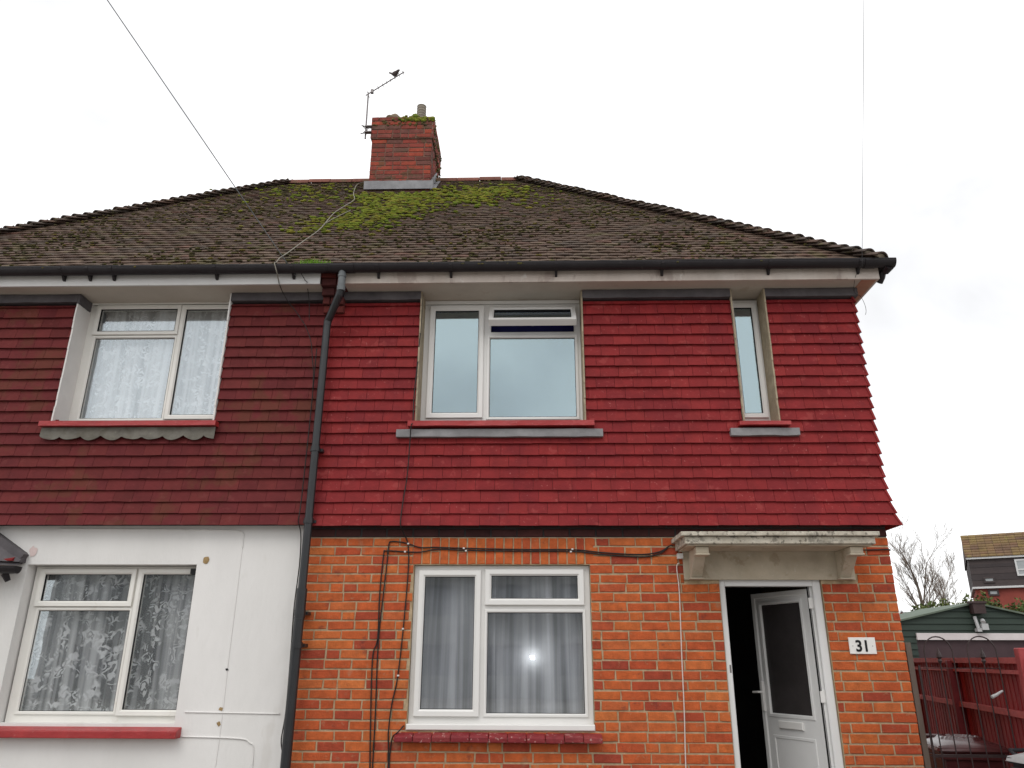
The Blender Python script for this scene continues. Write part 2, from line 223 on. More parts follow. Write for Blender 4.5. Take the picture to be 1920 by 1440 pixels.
# ------------------------------------------------------------------ mesh builder
class MB:
    def __init__(s): s.v = []; s.f = []; s.uv = None
    def add(s, vs, fs):
        o = len(s.v); s.v += [tuple(v) for v in vs]; s.f += [tuple(i+o for i in f) for f in fs]; return s
    def hexa(s, p):      # 8 points: bottom 0-3, top 4-7 (any two opposite quads)
        return s.add(p, [(3, 2, 1, 0), (4, 5, 6, 7), (0, 1, 5, 4), (1, 2, 6, 5), (2, 3, 7, 6), (3, 0, 4, 7)])
    def box(s, x0, x1, y0, y1, z0, z1):
        return s.hexa([(x0, y0, z0), (x1, y0, z0), (x1, y1, z0), (x0, y1, z0), (x0, y0, z1), (x1, y0, z1), (x1, y1, z1), (x0, y1, z1)])
    def cham(s, x0, x1, y0, y1, z0, z1, c=.006):   # box with chamfered front (-y) face
        return s.add([(x0, y1, z0), (x1, y1, z0), (x1, y1, z1), (x0, y1, z1), (x0, y0+c, z0), (x1, y0+c, z0), (x1, y0+c, z1), (x0, y0+c, z1),
                      (x0+c, y0, z0+c), (x1-c, y0, z0+c), (x1-c, y0, z1-c), (x0+c, y0, z1-c)],
                     [(3, 2, 1, 0), (0, 1, 5, 4), (1, 2, 6, 5), (2, 3, 7, 6), (3, 0, 4, 7), (4, 5, 9, 8), (5, 6, 10, 9), (6, 7, 11, 10), (7, 4, 8, 11), (8, 9, 10, 11)])
    def tube(s, pts, r, n=8, cap=True):
        pts = [Vector(p) for p in pts]; o = len(s.v); up = Vector((.13, .21, 1)).normalized()
        rad = r if isinstance(r, (list, tuple)) else [r]*len(pts)
        for i, p in enumerate(pts):
            d = (pts[min(i+1, len(pts)-1)]-pts[max(i-1, 0)]).normalized()
            a = d.cross(up)
            if a.length < .05: a = d.cross(Vector((1, 0, 0)))
            a.normalize(); b = a.cross(d)
            for k in range(n):
                t = 2*math.pi*k/n; s.v.append(tuple(p+(a*math.cos(t)+b*math.sin(t))*rad[i]))
        for i in range(len(pts)-1):
            for k in range(n):
                s.f.append((o+i*n+k, o+i*n+(k+1) % n, o+(i+1)*n+(k+1) % n, o+(i+1)*n+k))
        if cap:
            s.f.append(tuple(o+k for k in range(n))[::-1]); s.f.append(tuple(o+(len(pts)-1)*n+k for k in range(n)))
        return s
    def prism(s, prof, a, b, ax='x'):   # prof: list of 2D points, extruded from a to b along ax
        n = len(prof); o = len(s.v)
        for q in (a, b):
            for (c, d) in prof:
                s.v.append((q, c, d) if ax == 'x' else ((c, q, d) if ax == 'y' else (c, d, q)))
        for k in range(n): s.f.append((o+k, o+(k+1) % n, o+n+(k+1) % n, o+n+k))
        s.f.append(tuple(o+k for k in range(n))); s.f.append(tuple(o+n+k for k in range(n))[::-1]); return s
    def ball(s, c, rx, ry, rz, seed=0, amp=.25, sub=1):
        bm = bmesh.new(); bmesh.ops.create_icosphere(bm, subdivisions=sub, radius=1)
        o = len(s.v)
        for v in bm.verts:
            q = v.co; w = 1+amp*noise.noise(q*1.7+Vector((seed, seed*.7, 0)))*2
            s.v.append((c[0]+q.x*rx*w, c[1]+q.y*ry*w, c[2]+q.z*rz*w))
        for f in bm.faces: s.f.append(tuple(o+v.index for v in f.verts))
        bm.free(); return s
    def build(s, name, m, parent=None, smooth=False, recalc=True):
        me = bpy.data.meshes.new(name); me.from_pydata(s.v, [], s.f)
        if recalc:
            bm = bmesh.new(); bm.from_mesh(me); bmesh.ops.recalc_face_normals(bm, faces=bm.faces); bm.to_mesh(me); bm.free()
        if s.uv:
            ul = me.uv_layers.new(name='UVMap')
            for lp in me.loops: ul.data[lp.index].uv = s.uv[lp.vertex_index]
        me.materials.append(M[m] if isinstance(m, str) else m)
        if smooth:
            for p in me.polygons: p.use_smooth = True
        o = bpy.data.objects.new(name, me); S.collection.objects.link(o)
        if parent is not None: o.parent = parent; o.matrix_parent_inverse = parent.matrix_world.inverted() if False else Matrix.Translation(-gl(parent))
        return o
def gl(o):
    v = Vector(o.location)
    while o.parent is not None:
        o = o.parent
        v = Vector((0, 0, 0)) if o.type == 'EMPTY' and False else v
        break
    return v if o.type == 'EMPTY' else Vector((0, 0, 0))
def thing(name, label, cat, loc=(0, 0, 0), group=None):
    o = bpy.data.objects.new(name, None); o.empty_display_size = .2; S.collection.objects.link(o)
    o.location = loc; o['label'] = label; o['category'] = cat
    if group: o['group'] = group
    return o
def tag(o, label=None, cat=None, group=None, kind=None):
    if label: o['label'] = label
    if cat: o['category'] = cat
    if group: o['group'] = group
    if kind: o['kind'] = kind
    return o
ri = random.uniform

# ---- course based cladding --------------------------------------------------
def front(u, v, w): return (u, -w, v)                      # street facade, plane y = 0
def side(u, v, w): return (3.0+w, u, v)                    # right flank, plane x = 3
def segs(a, b, ops, z0, z1):
    r_ = [(a, b)]
    for (x0, x1, o0, o1) in ops:
        if z1 <= o0+.012 or z0 >= o1-.012: continue
        nr = []
        for (p, q) in r_:
            if x1 <= p or x0 >= q: nr.append((p, q)); continue
            if x0 > p: nr.append((p, x0))
            if x1 < q: nr.append((x1, q))
        r_ = nr
    return r_
def brick_block(mb, P, a, b, z0, z1, w=.007, depth=.03):
    c = .004; j = lambda: ri(-.0028, .0028)
    w = w+ri(-.002, .002)
    vs = [P(a, z0, -depth), P(b, z0, -depth), P(b, z1, -depth), P(a, z1, -depth)]
    cs = [(a+j(), z0+j()), (b+j(), z0+j()), (b+j(), z1+j()), (a+j(), z1+j())]
    vs += [P(x, z, w-c) for x, z in cs]
    vs += [P(cs[0][0]+c, cs[0][1]+c, w), P(cs[1][0]-c, cs[1][1]+c, w), P(cs[2][0]-c, cs[2][1]-c, w), P(cs[3][0]+c, cs[3][1]-c, w)]
    mb.add(vs, [(3, 2, 1, 0), (0, 1, 5, 4), (1, 2, 6, 5), (2, 3, 7, 6), (3, 0, 4, 7), (4, 5, 9, 8), (5, 6, 10, 9), (6, 7, 11, 10), (7, 4, 8, 11), (8, 9, 10, 11)])
def bricks(P, u0, u1, z0, z1, ops=(), g=.0757, mb=None, L_=.2125, J=.0125, hp=.12, w=.007):
    mb = mb or MB(); k = 0; z = z0
    while z < z1-.03:
        x = u0 - (.1125 if k % 2 else 0) - (ri(0, .02))
        zz0 = z+J*.5; zz1 = z+g-J*.5
        while x < u1:
            l = L_ if random.random() > hp else .1025
            l += ri(-.005, .005)
            for (p, q) in segs(max(x, u0), min(x+l, u1), ops, z, z+g):
                if q-p > .022: brick_block(mb, P, p+(.0 if p > x+.001 else 0), q, zz0+ri(-.0015, .0015), zz1+ri(-.0015, .0015), w)
            x += l+J+ri(-.0015, .0015)
        z += g; k += 1
    return mb
def wall_tiles(P, u0, u1, z0, z1, ops, off, g=.1048, tw=.168, endL=None, endR=None):
    """overlapping hung tiles; off(z) = how far the tile faces stand off the wall at height z"""
    mb = MB(); k = 0; z = z0
    while z < z1-.02:
        zt = min(z+.165, z1)
        x = u0-(tw/2 if k % 2 else 0)-ri(.01, .07)
        droop = ri(-.002, .002)
        while x < u1:
            l = tw
            if u1-(x+l) < .07: l = u1-x
            for (p, q) in segs(max(x, u0), min(x+l, u1), ops, z, z+g):
                if q-p < .012: continue
                wb = off(z)+ri(-.0012, .0016); wt = off(min(z+g, z1))-.022+ri(-.001, .001); t = .015
                wtt = wt-.006
                zb0 = z+ri(-.0025, .0025)+droop; zb1 = z+ri(-.0025, .0025)+droop
                gp = .0012
                aL = p+(gp if p > u0+.001 else 0); aR = q-(gp if q < u1-.001 else 0)
                jl = ri(-.006, .006) if (p > x+.001 and p > u0+.001) else 0
                jr = ri(-.006, .006) if (q < x+l-.001 and q < u1-.001) else 0
                bL, bR, tL, tR = aL+jl, aR+jr, aL+jl, aR+jr
                if endR and q > u1-.001: bR = u1+off(z)+.006; tR = u1+off(z+g)-.016
                if endL and p < u0+.001: bL = u0-off(z)-.006; tL = u0-off(z+g)+.016
                mid = (p+q)/2; cb = ri(0, .003)
                ztop = min(zt, z+g+.03)
                for ox0, ox1, oz0, oz1 in ops:      # do not run up into an opening above
                    if ox0-.01 < mid < ox1+.01 and z < oz0 < ztop: ztop = oz0
                mb.hexa([P(bL, zb0, wb-t), P(bR, zb1, wb-t), P(bR, zb1, wb), P(bL, zb0, wb),
                         P(tL, ztop, wtt-t), P(tR, ztop, wtt-t), P(tR, ztop, wtt), P(tL, ztop, wtt)])
            x += l+.0003
        z += g; k += 1
    return mb
def shell(x0, x1, y0, y1, z0, z1, ops, mb=None):
    mb = mb or MB()
    xs = sorted({x0, x1, *[v for o in ops for v in o[:2]]}); zs = sorted({z0, z1, *[v for o in ops for v in o[2:]]})
    xs = [v for v in xs if x0 <= v <= x1]; zs = [v for v in zs if z0 <= v <= z1]
    for i in range(len(xs)-1):
        for j in range(len(zs)-1):
            cx = (xs[i]+xs[i+1])/2; cz = (zs[j]+zs[j+1])/2
            if any(o[0] < cx < o[1] and o[2] < cz < o[3] for o in ops): continue
            mb.box(xs[i], xs[i+1], y0, y1, zs[j], zs[j+1])
    return mb

PX = -1.91; XR = 3.0; XL = -6.82; ZE = 4.90; DEPTH = 6.3
OP_R = [(-1.0, .488, 1.07, 2.348), (-1.045, .492, 3.595, 4.9), (1.885, 2.212, 3.575, 4.9), (1.56, 2.405, .12, 2.255)]
OP_L = [(-4.335, -2.865, 1.10, 2.35), (-4.365, -2.87, 3.61, 4.9)]

# ------------------------------------------------------------------ ground
g = MB()
g.add([(-60, -60, 0), (60, -60, 0), (60, 9, 0), (-60, 9, 0)], [(0, 1, 2, 3)]); tag(g.build('ground', 'ground'), 'pale concrete ground', kind='structure')
# rising ground and hills behind
g = MB(); nx, ny = 60, 50
def gz(x, y):
    t = max(0, (y-9)/600.0)
    return min(1, (y-9)/20)*1.9*(1 if y > 9 else 0)+ (25*max(0, (y-60)/350.0)**1.15 if y > 60 else 0)*(.8+.35*noise.noise(Vector((x*.004, y*.004, 3))))
for j in range(ny+1):
    for i in range(nx+1):
        y = 9+ (j/ny)**2.2*520; x = -260+i/nx*760
        g.v.append((x, y, gz(x, y)+(-.004 if j == 0 else 0)))
for j in range(ny):
    for i in range(nx):
        a = j*(nx+1)+i; g.f.append((a, a+1, a+nx+2, a+nx+1))
tag(g.build('hillside', 'hill', smooth=True), kind='structure')

# ------------------------------------------------------------------ the two houses
H = thing('brick_house', 'right house, orange brick below bright red hung tiles, with open white door', 'house', (.5, 0, 0))
G = thing('rendered_house', 'left house, white rendered ground floor below dull maroon hung tiles', 'house', (-4.3, 0, 0))

# masonry shells (mortar plane)
shell(PX, XR, 0, .24, 0, 2.578, OP_R).build('wall', 'mortar', H)
mb = MB(); mb.box(2.77, XR, .24, DEPTH, 0, 2.66); mb.box(PX, XR, DEPTH, DEPTH+.24, 0, 2.66)
mb.build('side_wall', 'mortar', H)
mb = shell(PX, XR, .001, .24, 2.578, ZE, OP_R); mb.box(2.77, XR-.001, .24, DEPTH, 2.66, ZE); mb.box(PX, XR, DEPTH, DEPTH+.24, 2.66, ZE)  # starts low: its dark colour paints shade into the joints of the top course
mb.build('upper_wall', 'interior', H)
mb = MB(); mb.box(PX-.1, PX+.1, .24, DEPTH, 0, ZE); mb.box(PX+.1, 2.77, .24, DEPTH, 2.42, 2.60); mb.box(PX+.1, 2.77, .25, DEPTH, ZE, ZE+.05)
mb.box(PX+.1, 2.77, .24, DEPTH, 0, .14); mb.box(.95, 1.05, .24, DEPTH, .14, 2.42)
mb.box(1.2, 1.28, .24, 3, 2.6, ZE); mb.box(PX+.1, 2.77, 3, 3.1, .14, ZE)
mb.build('inner_wall', 'interior', H)
shell(XL, PX, 0, .24, 0, 2.68, OP_L).build('wall', 'render', G)
mb = MB(); mb.box(XL, XL+.23, .24, DEPTH, 0, 2.68); mb.box(XL, PX, DEPTH, DEPTH+.24, 0, 2.68); mb.build('side_wall', 'render', G)
mb = shell(XL, PX, .001, .24, 2.68, ZE, OP_L); mb.box(XL, XL+.23, .24, DEPTH, 2.68, ZE); mb.box(XL, PX, DEPTH, DEPTH+.24, 2.68, ZE)
mb.box(XL+.23, PX-.1, .24, DEPTH, 2.42, 2.6); mb.box(XL+.23, PX-.1, 2.2, 2.3, 0, ZE); mb.box(XL+.23, PX-.1, .25, DEPTH, ZE, ZE+.05)
mb.build('inner_wall', 'interior', G)

# brick faces
ops = [(o[0]-.003, o[1]+.003, o[2], o[3]) for o in OP_R] + [(-1.015, .495, 2.34, 2.578), (1.272, 2.68, 2.225, 2.46)]
BZ = 2.348-.0757*31
mb = bricks(front, PX+.005, XR+.004, BZ, 2.576, ops)
mb.build('brickwork', 'brick', H)
bricks(side, .02, DEPTH+.2, BZ, 2.65).build('side_brickwork', 'brick', H)
bricks(front, PX+.005, XR+.004, 2.578, 2.80, (), hp=.0).build('top_course', 'shaded_dark_brick', H)
mb = MB(); x = -1.010
while x < .485:
    l = .0655+ri(-.003, .003); z = 2.353
    if random.random() < .35:   # cut header pairs among the uprights
        brick_block(mb, front, x, x+l, z, z+.102); brick_block(mb, front, x, x+l, z+.112, z+.218)
    else: brick_block(mb, front, x, x+l, z, z+.218)
    x += l+.0105
mb.build('soldier_course', 'brick', H)

# hung tiles
def offR(z):
    k = max(0, (3.15-z)/.485); return .052+.052*k*k
wall_tiles(front, PX+.005, XR, 2.664, 4.80, [o for o in OP_R if o[2] > 3], offR, endR=True).build('tile_hanging', 'red_tile', H)
wall_tiles(side, 0.0, DEPTH+.2, 2.664, 4.86, [], offR, endL=True).build('side_tile_hanging', 'red_tile', H)
wall_tiles(front, XL, PX-.012, 2.672, 4.80, [o for o in OP_L if o[2] > 3], offR, endL=True).build('tile_hanging', 'maroon_tile', G)

# lead strips at the head of the tiling
def strip(name, m, par, x0, x1, z0, z1, y0, y1, n=None, wob=.004):
    """thin dressed sheet: front wavers"""
    mb = MB(); n = n or max(2, int((x1-x0)/.12)); V = []
    for i in range(n+1):
        x = x0+(x1-x0)*i/n
        V += [(x, y0+ri(-wob, wob), z0+ri(-wob, wob)*.7), (x, y0+ri(-wob, wob), z1), (x, y1, z1), (x, y1, z0)]
    F = []
    for i in range(n):
        a = 4*i
        for k in range(4): F.append((a+k, a+(k+1) % 4, a+4+(k+1) % 4, a+4+k))
    F.append((0, 1, 2, 3)); F.append((4*n, 4*n+1, 4*n+2, 4*n+3)); mb.add(V, F)
    return mb.build(name, m, par)
for (a, b) in ((PX+.13, -1.045), (.492, 1.885), (2.212, 3.075)):
    strip('head_flashing', 'dark_lead', H, a, b, 4.815, 4.898, -.068, -.0)
for (a, b) in ((XL-.05, -4.365), (-2.87, PX-.07)):
    strip('head_flashing', 'dark_lead', G, a, b, 4.815, 4.898, -.068, -.0)
strip('window_apron', 'lead', H, -1.203, .636, 3.452, 3.522, -.083, -.03)
strip('window_apron', 'lead', H, 1.760, 2.362, 3.455, 3.522, -.083, -.03)
# scalloped apron on the left house
mb = MB(); V = []; F = []; n = 120; xa, xb = -4.43, -2.84
for i in range(n+1):
    t = i/n; x = xa+(xb-xa)*t; ph = (t*8.5) % 1
    zb = 3.475-.038*abs(math.sin(math.pi*ph))**.6+.006*math.sin(t*40)
    V += [(x, -.082+.004*math.sin(t*31), zb), (x, -.074, 3.555), (x, -.068, 3.555), (x, -.074, zb)]
for i in range(n):
    a = 4*i
    for k in range(4): F.append((a+k, a+(k+1) % 4, a+4+(k+1) % 4, a+4+k))
mb.add(V, F+[(0, 1, 2, 3), (4*n, 4*n+1, 4*n+2, 4*n+3)]); mb.build('scalloped_apron', 'old_lead', G)

# reveals
def reveal(par, m, x, s, z0, z1, y1, y0=-.062, t=.014):
    mb = MB(); n = 18
    for i in range(n):
        a, b = z0+(z1-z0)*i/n, z0+(z1-z0)*(i+1)/n
        yy = y0+ri(-.006, .006)
        mb.box(min(x, x+s*t), max(x, x+s*t), yy, y1, a, b)
    return mb.build('reveal', m, par)
for (x, s) in ((-1.045, 1), (.492, -1)): reveal(H, 'reveal_mortar', x, s, 3.6, 4.9, .24)
for (x, s) in ((1.885, 1), (2.212, -1)): reveal(H, 'reveal_mortar', x, s, 3.58, 4.9, .24)
for (x, s) in ((-4.365, 1), (-2.87, -1)): reveal(G, 'reveal_white', x, s, 3.615, 4.9, .24)
mb = MB(); mb.box(-4.362, -4.338, -.07, .13, 4.80, 4.897); mb.build('reveal_flashing', 'dark_lead', G)

# sills
strip('sill', 'red_paint', H, -1.10, .56, 3.545, 3.592, -.115, .2, wob=.003)
strip('sill', 'red_paint', H, 1.835, 2.285, 3.545, 3.578, -.115, .2, wob=.003)
strip('sill', 'red_paint', G, -4.44, -2.83, 3.560, 3.605, -.115, .2, wob=.002)
mb = MB(); x = -1.085
while x < .54:                       # tiled sloping sill
    l = .148
    zf = .985+ri(-.003, .003)
    mb.hexa([(x, -.085, zf), (x+l-.001, -.085, zf+ri(-.002, .002)), (x+l-.003, .05, 1.025), (x, .05, 1.025),
             (x, -.085+ri(-.004, .004), zf+.042), (x+l-.003, -.085+ri(-.004, .004), zf+.042), (x+l-.003, .05, 1.068), (x, .05, 1.068)]); x += l
o = mb.build('sill', 'sill_tile', H)
bv = o.modifiers.new('b', 'BEVEL'); bv.width = .008; bv.segments = 2
mb = MB(); mb.hexa([(-4.62, -.09, 1.0), (-2.80, -.09, 1.0), (-2.80, .06, 1.0), (-4.62, .06, 1.0), (-4.62, -.09, 1.055), (-2.80, -.09, 1.055), (-2.80, .06, 1.095), (-4.62, .06, 1.095)])
o = mb.build('sill', 'red_paint', G); bv = o.modifiers.new('b', 'BEVEL'); bv.width = .006; bv.segments = 2

# ------------------------------------------------------------------ windows
def ring(mb, x0, x1, z0, z1, w, y0, y1, c=.008):
    """mitred frame with a sloped inner lip"""
    def quadring(a, b):
        pass
    o = [(x0, z0), (x1, z0), (x1, z1), (x0, z1)]
    i1 = [(x0+w*.72, z0+w*.72), (x1-w*.72, z0+w*.72), (x1-w*.72, z1-w*.72), (x0+w*.72, z1-w*.72)]
    i2 = [(x0+w, z0+w), (x1-w, z0+w), (x1-w, z1-w), (x0+w, z1-w)]
    oc = [(x0+.003, z0+.003), (x1-.003, z0+.003), (x1-.003, z1-.003), (x0+.003, z1-.003)]
    V = [(x, y1, z) for x, z in o]+[(x, y0+.004, z) for x, z in o]+[(x, y0, z) for x, z in oc]+[(x, y0, z) for x, z in i1]+[(x, y0+c*1.6, z) for x, z in i2]+[(x, y1, z) for x, z in i2]
    F = []
    for a in range(5):
        for k in range(4): F.append((4*a+k, 4*a+(k+1) % 4, 4*a+4+(k+1) % 4, 4*a+4+k))
    for k in range(4): F.append((20+k, 20+(k+1) % 4, (k+1) % 4, k))
    mb.add(V, F)
def tilt(o, hinge, ang):      # rotate mesh about an x axis through hinge (y,z)
    for v in o.data.vertices:
        y, z = v.co.y-hinge[0], v.co.z-hinge[1]; c, s_ = math.cos(ang), math.sin(ang)
        v.co.y = hinge[0]+y*c-z*s_; v.co.z = hinge[1]+y*s_+z*c
def pane(par, m, x0, x1, z0, z1, y):
    return MB().box(x0-.004, x1+.004, y, y+.006, z0-.004, z1+.004).build('pane', m, par)
def curtain(par, name, m, x0, x1, z0, z1, y, amp, waves, seed, ragged=0):
    rnd = random.Random(seed); mb = MB(); n = int((x1-x0)*110); nz_ = 14; mb.uv = []
    ph = [rnd.uniform(0, 6.28) for _ in range(4)]; arc = 0; prev = None
    for i in range(n+1):
        x = x0+(x1-x0)*i/n
        for j in range(nz_+1):
            t = j/nz_; z = z0+(z1-z0)*t
            k = x*waves*6.28
            yy = y+amp*(.6*math.sin(k+ph[0]+.5*math.sin(x*5+ph[1]))+.4*math.sin(k*1.73+ph[2]+.35*math.sin(t*2.5+x*3)))*(1-.3*t)
            mb.v.append((x+.012*math.sin(t*2+x*9), yy, z))
            if j == 0:
                if prev is not None: arc += math.hypot(x-prev[0], yy-prev[1])
                prev = (x, yy)
            mb.uv.append((arc, z))
    for i in range(n):
        for j in range(nz_):
            a = i*(nz_+1)+j; mb.f.append((a, a+nz_+1, a+nz_+2, a+1))
    return mb.build(name, m, par, smooth=True, recalc=False)
def window(par, m, x0, x1, z0, z1, y, lites, gmat, fr=.045, bar=None, head=0):
    """lites: (x0,x1,z0,z1, sash width, proud) of the glass openings"""
    mb = MB()
    gl_ = [(l[0], l[1], l[2], l[3]) for l in lites]
    # frame body = full rectangle minus the lites (grown by the sash width)
    hol = [(l[0]-l[4]*.7, l[1]+l[4]*.7, l[2]-l[4]*.7, l[3]+l[4]*.7) for l in lites]
    shell(x0, x1, y+.012, y+.075, z0, z1, hol, mb)
    f = mb.build('window', m, par)
    for l in lites:
        sm = MB(); s = l[4]
        ring(sm, l[0]-s, l[1]+s, l[2]-s, l[3]+s, s, y-l[5], y+.05)
        so_ = sm.build('sash', m, f)
        gk = MB(); t = .004
        for b_ in ((l[0]-.001, l[0]+t, l[2], l[3]), (l[1]-t, l[1]+.001, l[2], l[3]), (l[0], l[1], l[2]-.001, l[2]+t), (l[0], l[1], l[3]-t, l[3]+.001)):
            gk.box(b_[0], b_[1], y+.014-l[5], y+.02, b_[2], b_[3])
        gk_ = gk.build('gasket', 'seal', f); gp_ = pane(f, gmat, l[0], l[1], l[2], l[3], y+.02-l[5]*.5)
        if len(l) > 6:
            for q in (so_, gk_, gp_): tilt(q, (y-l[5], l[3]+s), -l[6])
    return f
# ground floor window, number 31
w = window(H, 'upvc', -.997, .485, 1.10, 2.345, .035,
       [(-.905, -.483, 1.217, 2.252, .052, .016), (-.343, .384, 2.074, 2.261, .052, .016), (-.372, .418, 1.189, 1.962, .026, 0)], 'glass')
MB().cham(-1.003, .490, -.02, .08, 1.068, 1.112, .006).build('window_cill', 'upvc', w)
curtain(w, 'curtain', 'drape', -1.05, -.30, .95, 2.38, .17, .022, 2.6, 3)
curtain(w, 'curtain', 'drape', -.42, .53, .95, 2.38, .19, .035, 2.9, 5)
# upper window, number 31
w = window(H, 'upvc', -1.030, .478, 3.60, 4.862, .15,
       [(-.926, -.503, 3.748, 4.793, .052, .014), (-.390, .423, 3.709, 4.503, .028, 0), (-.352, .388, 4.600, 4.782, .046, .02, R(38))], 'glass_sky')
mb = MB()
curtain(w, 'blind', 'navy', -1.03, .48, 3.55, 4.88, .27, .003, 2, 9)
mb = MB(); mb.tube([(.02, .10, 4.652), (.02, .115, 4.62)], .006, 6); mb.tube([(.01, .11, 4.615), (.03, .11, 4.615)], .008, 6); mb.build('window_stay', 'metal', w)
# narrow landing window
w = window(H, 'upvc', 1.899, 2.198, 3.60, 4.885, .15, [(1.968, 2.136, 3.731, 4.803, .045, .012)], 'glass_sky')
curtain(w, 'blind', 'navy', 1.9, 2.2, 3.55, 4.88, .27, .003, 2, 9)
# left house, upper
w = window(G, 'cream', -4.351, -2.884, 3.62, 4.885, .15,
       [(-4.248, -3.482, 4.602, 4.840, .04, .014), (-4.252, -3.470, 3.712, 4.530, .026, 0), (-3.392, -2.952, 3.740, 4.832, .045, .014)], 'glass_lace')
curtain(w, 'net_curtain', 'lace_up', -4.33, -2.88, 3.6, 4.87, .27, .026, 4.2, 21)
# left house, lower
w = window(G, 'cream', -4.318, -2.885, 1.10, 2.345, .10,
       [(-4.222, -3.468, 2.054, 2.277, .045, .014), (-4.222, -3.436, 1.184, 1.975, .026, 0), (-3.358, -2.908, 1.198, 2.277, .045, .014)], 'glass_lace')
curtain(w, 'net_curtain', 'lace_low', -4.32, -2.88, 1.1, 2.35, .22, .024, 4.0, 33)
MB().box(-2.93, -2.878, .04, .09, 2.275, 2.32).build('trickle_vent', 'seal', G)

# ------------------------------------------------------------------ door
mb = MB(); y0, y1 = .02, .11
mb.cham(1.562, 1.607+.004, y0, y1, .14, 2.252, .006); mb.cham(2.335, 2.402, y0, y1, .14, 2.252, .006)
mb.box(1.611, 2.335, y0+.002, y1, 2.178, 2.251); mb.box(1.611, 2.335, y0, y1, .14, .17)
mb.box(2.318, 2.335, .06, y1, .17, 2.178)
df = mb.build('door_frame', 'door_white', H)
ANG = R(63); hx, hy = 2.315, .09
def leaf(mb_or_obj):
    for v in mb_or_obj.data.vertices:   # closed leaf: x from 0 (hinge) to -.70, rotate inward about hinge
        x, y = v.co.x, v.co.y; c, s_ = math.cos(ANG), math.sin(ANG)
        v.co.x = hx+x*c+y*s_; v.co.y = hy-x*s_+y*c
    return mb_or_obj
LW = .69; GX0, GX1 = -LW+.105, -.125; GZ0, GZ1 = 1.17, 2.06
mb = MB(); shell(-LW, 0, .012, .06, .18, 2.165, [(GX0-.02, GX1+.02, GZ0-.02, GZ1+.02)], mb)
ring(mb, GX0-.03, GX1+.03, GZ0-.03, GZ1+.03, .03, .004, .05)
ring(mb, -LW, -.001, .181, 2.164, .05, .002, .04)
ring(mb, -LW+.10, -.12, .26, 1.0, .03, .006, .03)
dr = leaf(mb.build('door', 'door_white', H))
leaf(MB().box(GX0, GX1, .024, .032, GZ0, GZ1).build('pane', 'glass_door', dr))
leaf(MB().cham(-LW+.19, -.23, -.006, .014, 1.055, 1.115, .005).build('letter_box', 'upvc', dr))
mb = MB(); mb.cham(-LW+.022, -LW+.052, -.014, .01, 1.18, 1.42, .005); mb.tube([(-LW+.037, -.01, 1.335), (-LW+.037, -.055, 1.335), (-LW-.06+.037, -.058, 1.332)], .009, 8)
leaf(mb.build('handle', 'upvc', dr))
mb = MB(); mb.box(2.3175, 2.325, .062, .07, .17, 2.178); mb.box(2.3085, 2.3165, .086, .10, .17, 2.178); mb.build('door_seal', 'seal', df)
for z in (.5, 1.28, 2.0):
    MB().box(2.298, 2.334, .045, .060, z, z+.085).build('hinge', 'upvc', df)
MB().box(1.590, 1.603, .018, .0225, 1.50, 1.56).build('lock_keep', 'metal', df)

# canopy over the door
mb = MB()
mb.cham(1.185, 2.745, -.46, -.001, 2.522, 2.556, .006); mb.cham(1.215, 2.715, -.43, -.001, 2.462, 2.521, .006)
o = mb.build('door_canopy', 'stone_edge', H)
mb = MB(); mb.box(1.24, 2.69, -.40, -.012, 2.452, 2.4615); mb.build('canopy_soffit', 'stone', o)
mb = MB(); mb.box(1.270, 2.682, -.026, -.0, 2.225, 2.4515); mb.build('lintel_band', 'stone', o)
def bracket(x0, x1):
    pr = []
    for i in range(13):
        t = i/12; z = 2.235+.155*t
        yy = -(.075+.20*t**1.6+.028*math.sin(t*math.pi*1.15))
        pr.append((yy, z))
    prof = [(-.026, 2.235)]+pr+[(-.33, 2.392), (-.355, 2.40), (-.355, 2.4515), (-.026, 2.4515)]
    mb = MB(); mb.prism(prof, x0+.012, x1-.012, 'x')
    mb.box(x0, x1, -.375, -.27, 2.383, 2.398); mb.box(x0+.006, x1-.006, -.368, -.28, 2.3985, 2.45)
    mb.box(x0-.0, x1+.0, -.105, -.026, 2.222, 2.2345)
    b = mb.build('bracket', 'stone', o); bb = b.modifiers.new('b', 'BEVEL'); bb.width = .005; bb.segments = 2; bb.limit_method = 'ANGLE'
bracket(1.305, 1.42); bracket(2.525, 2.64)
MB().box(1.222, 1.268, -.05, -.001, 2.395, 2.437).build('junction_box', 'upvc', H)

# number plate
t = thing('number_plate', 'small white plate reading 31 on the brick beside the door', 'sign', (2.66, -.01, 1.65))
mb = MB(); mb.cham(2.555, 2.767, -.020, -.011, 1.645, 1.772, .003); mb.build('plate', 'plate', t)
tcu = bpy.data.curves.new('digits', 'FONT'); tcu.body = '31'; tcu.size = .12; tcu.align_x = 'CENTER'; tcu.extrude = .0012; tcu.space_character = 1.02; tcu.offset = .0032
to = bpy.data.objects.new('digits_tmp', tcu); S.collection.objects.link(to)
bpy.context.view_layer.update()
dg = bpy.context.evaluated_depsgraph_get(); me = bpy.data.meshes.new_from_object(to.evaluated_get(dg)); bpy.data.objects.remove(to)
for v in me.vertices: v.co = Vector((2.659+v.co.x*.95, -.0215-v.co.z, 1.666+v.co.y))
me.materials.clear(); me.materials.append(M['ink']); do = bpy.data.objects.new('digits', me); S.collection.objects.link(do)
do.parent = t; do.matrix_parent_inverse = Matrix.Translation(-Vector(t.location))
for x in (2.582, 2.740): MB().tube([(x, -.0195, 1.706), (x, -.0225, 1.706)], .003, 8).build('screw', 'ink', t)

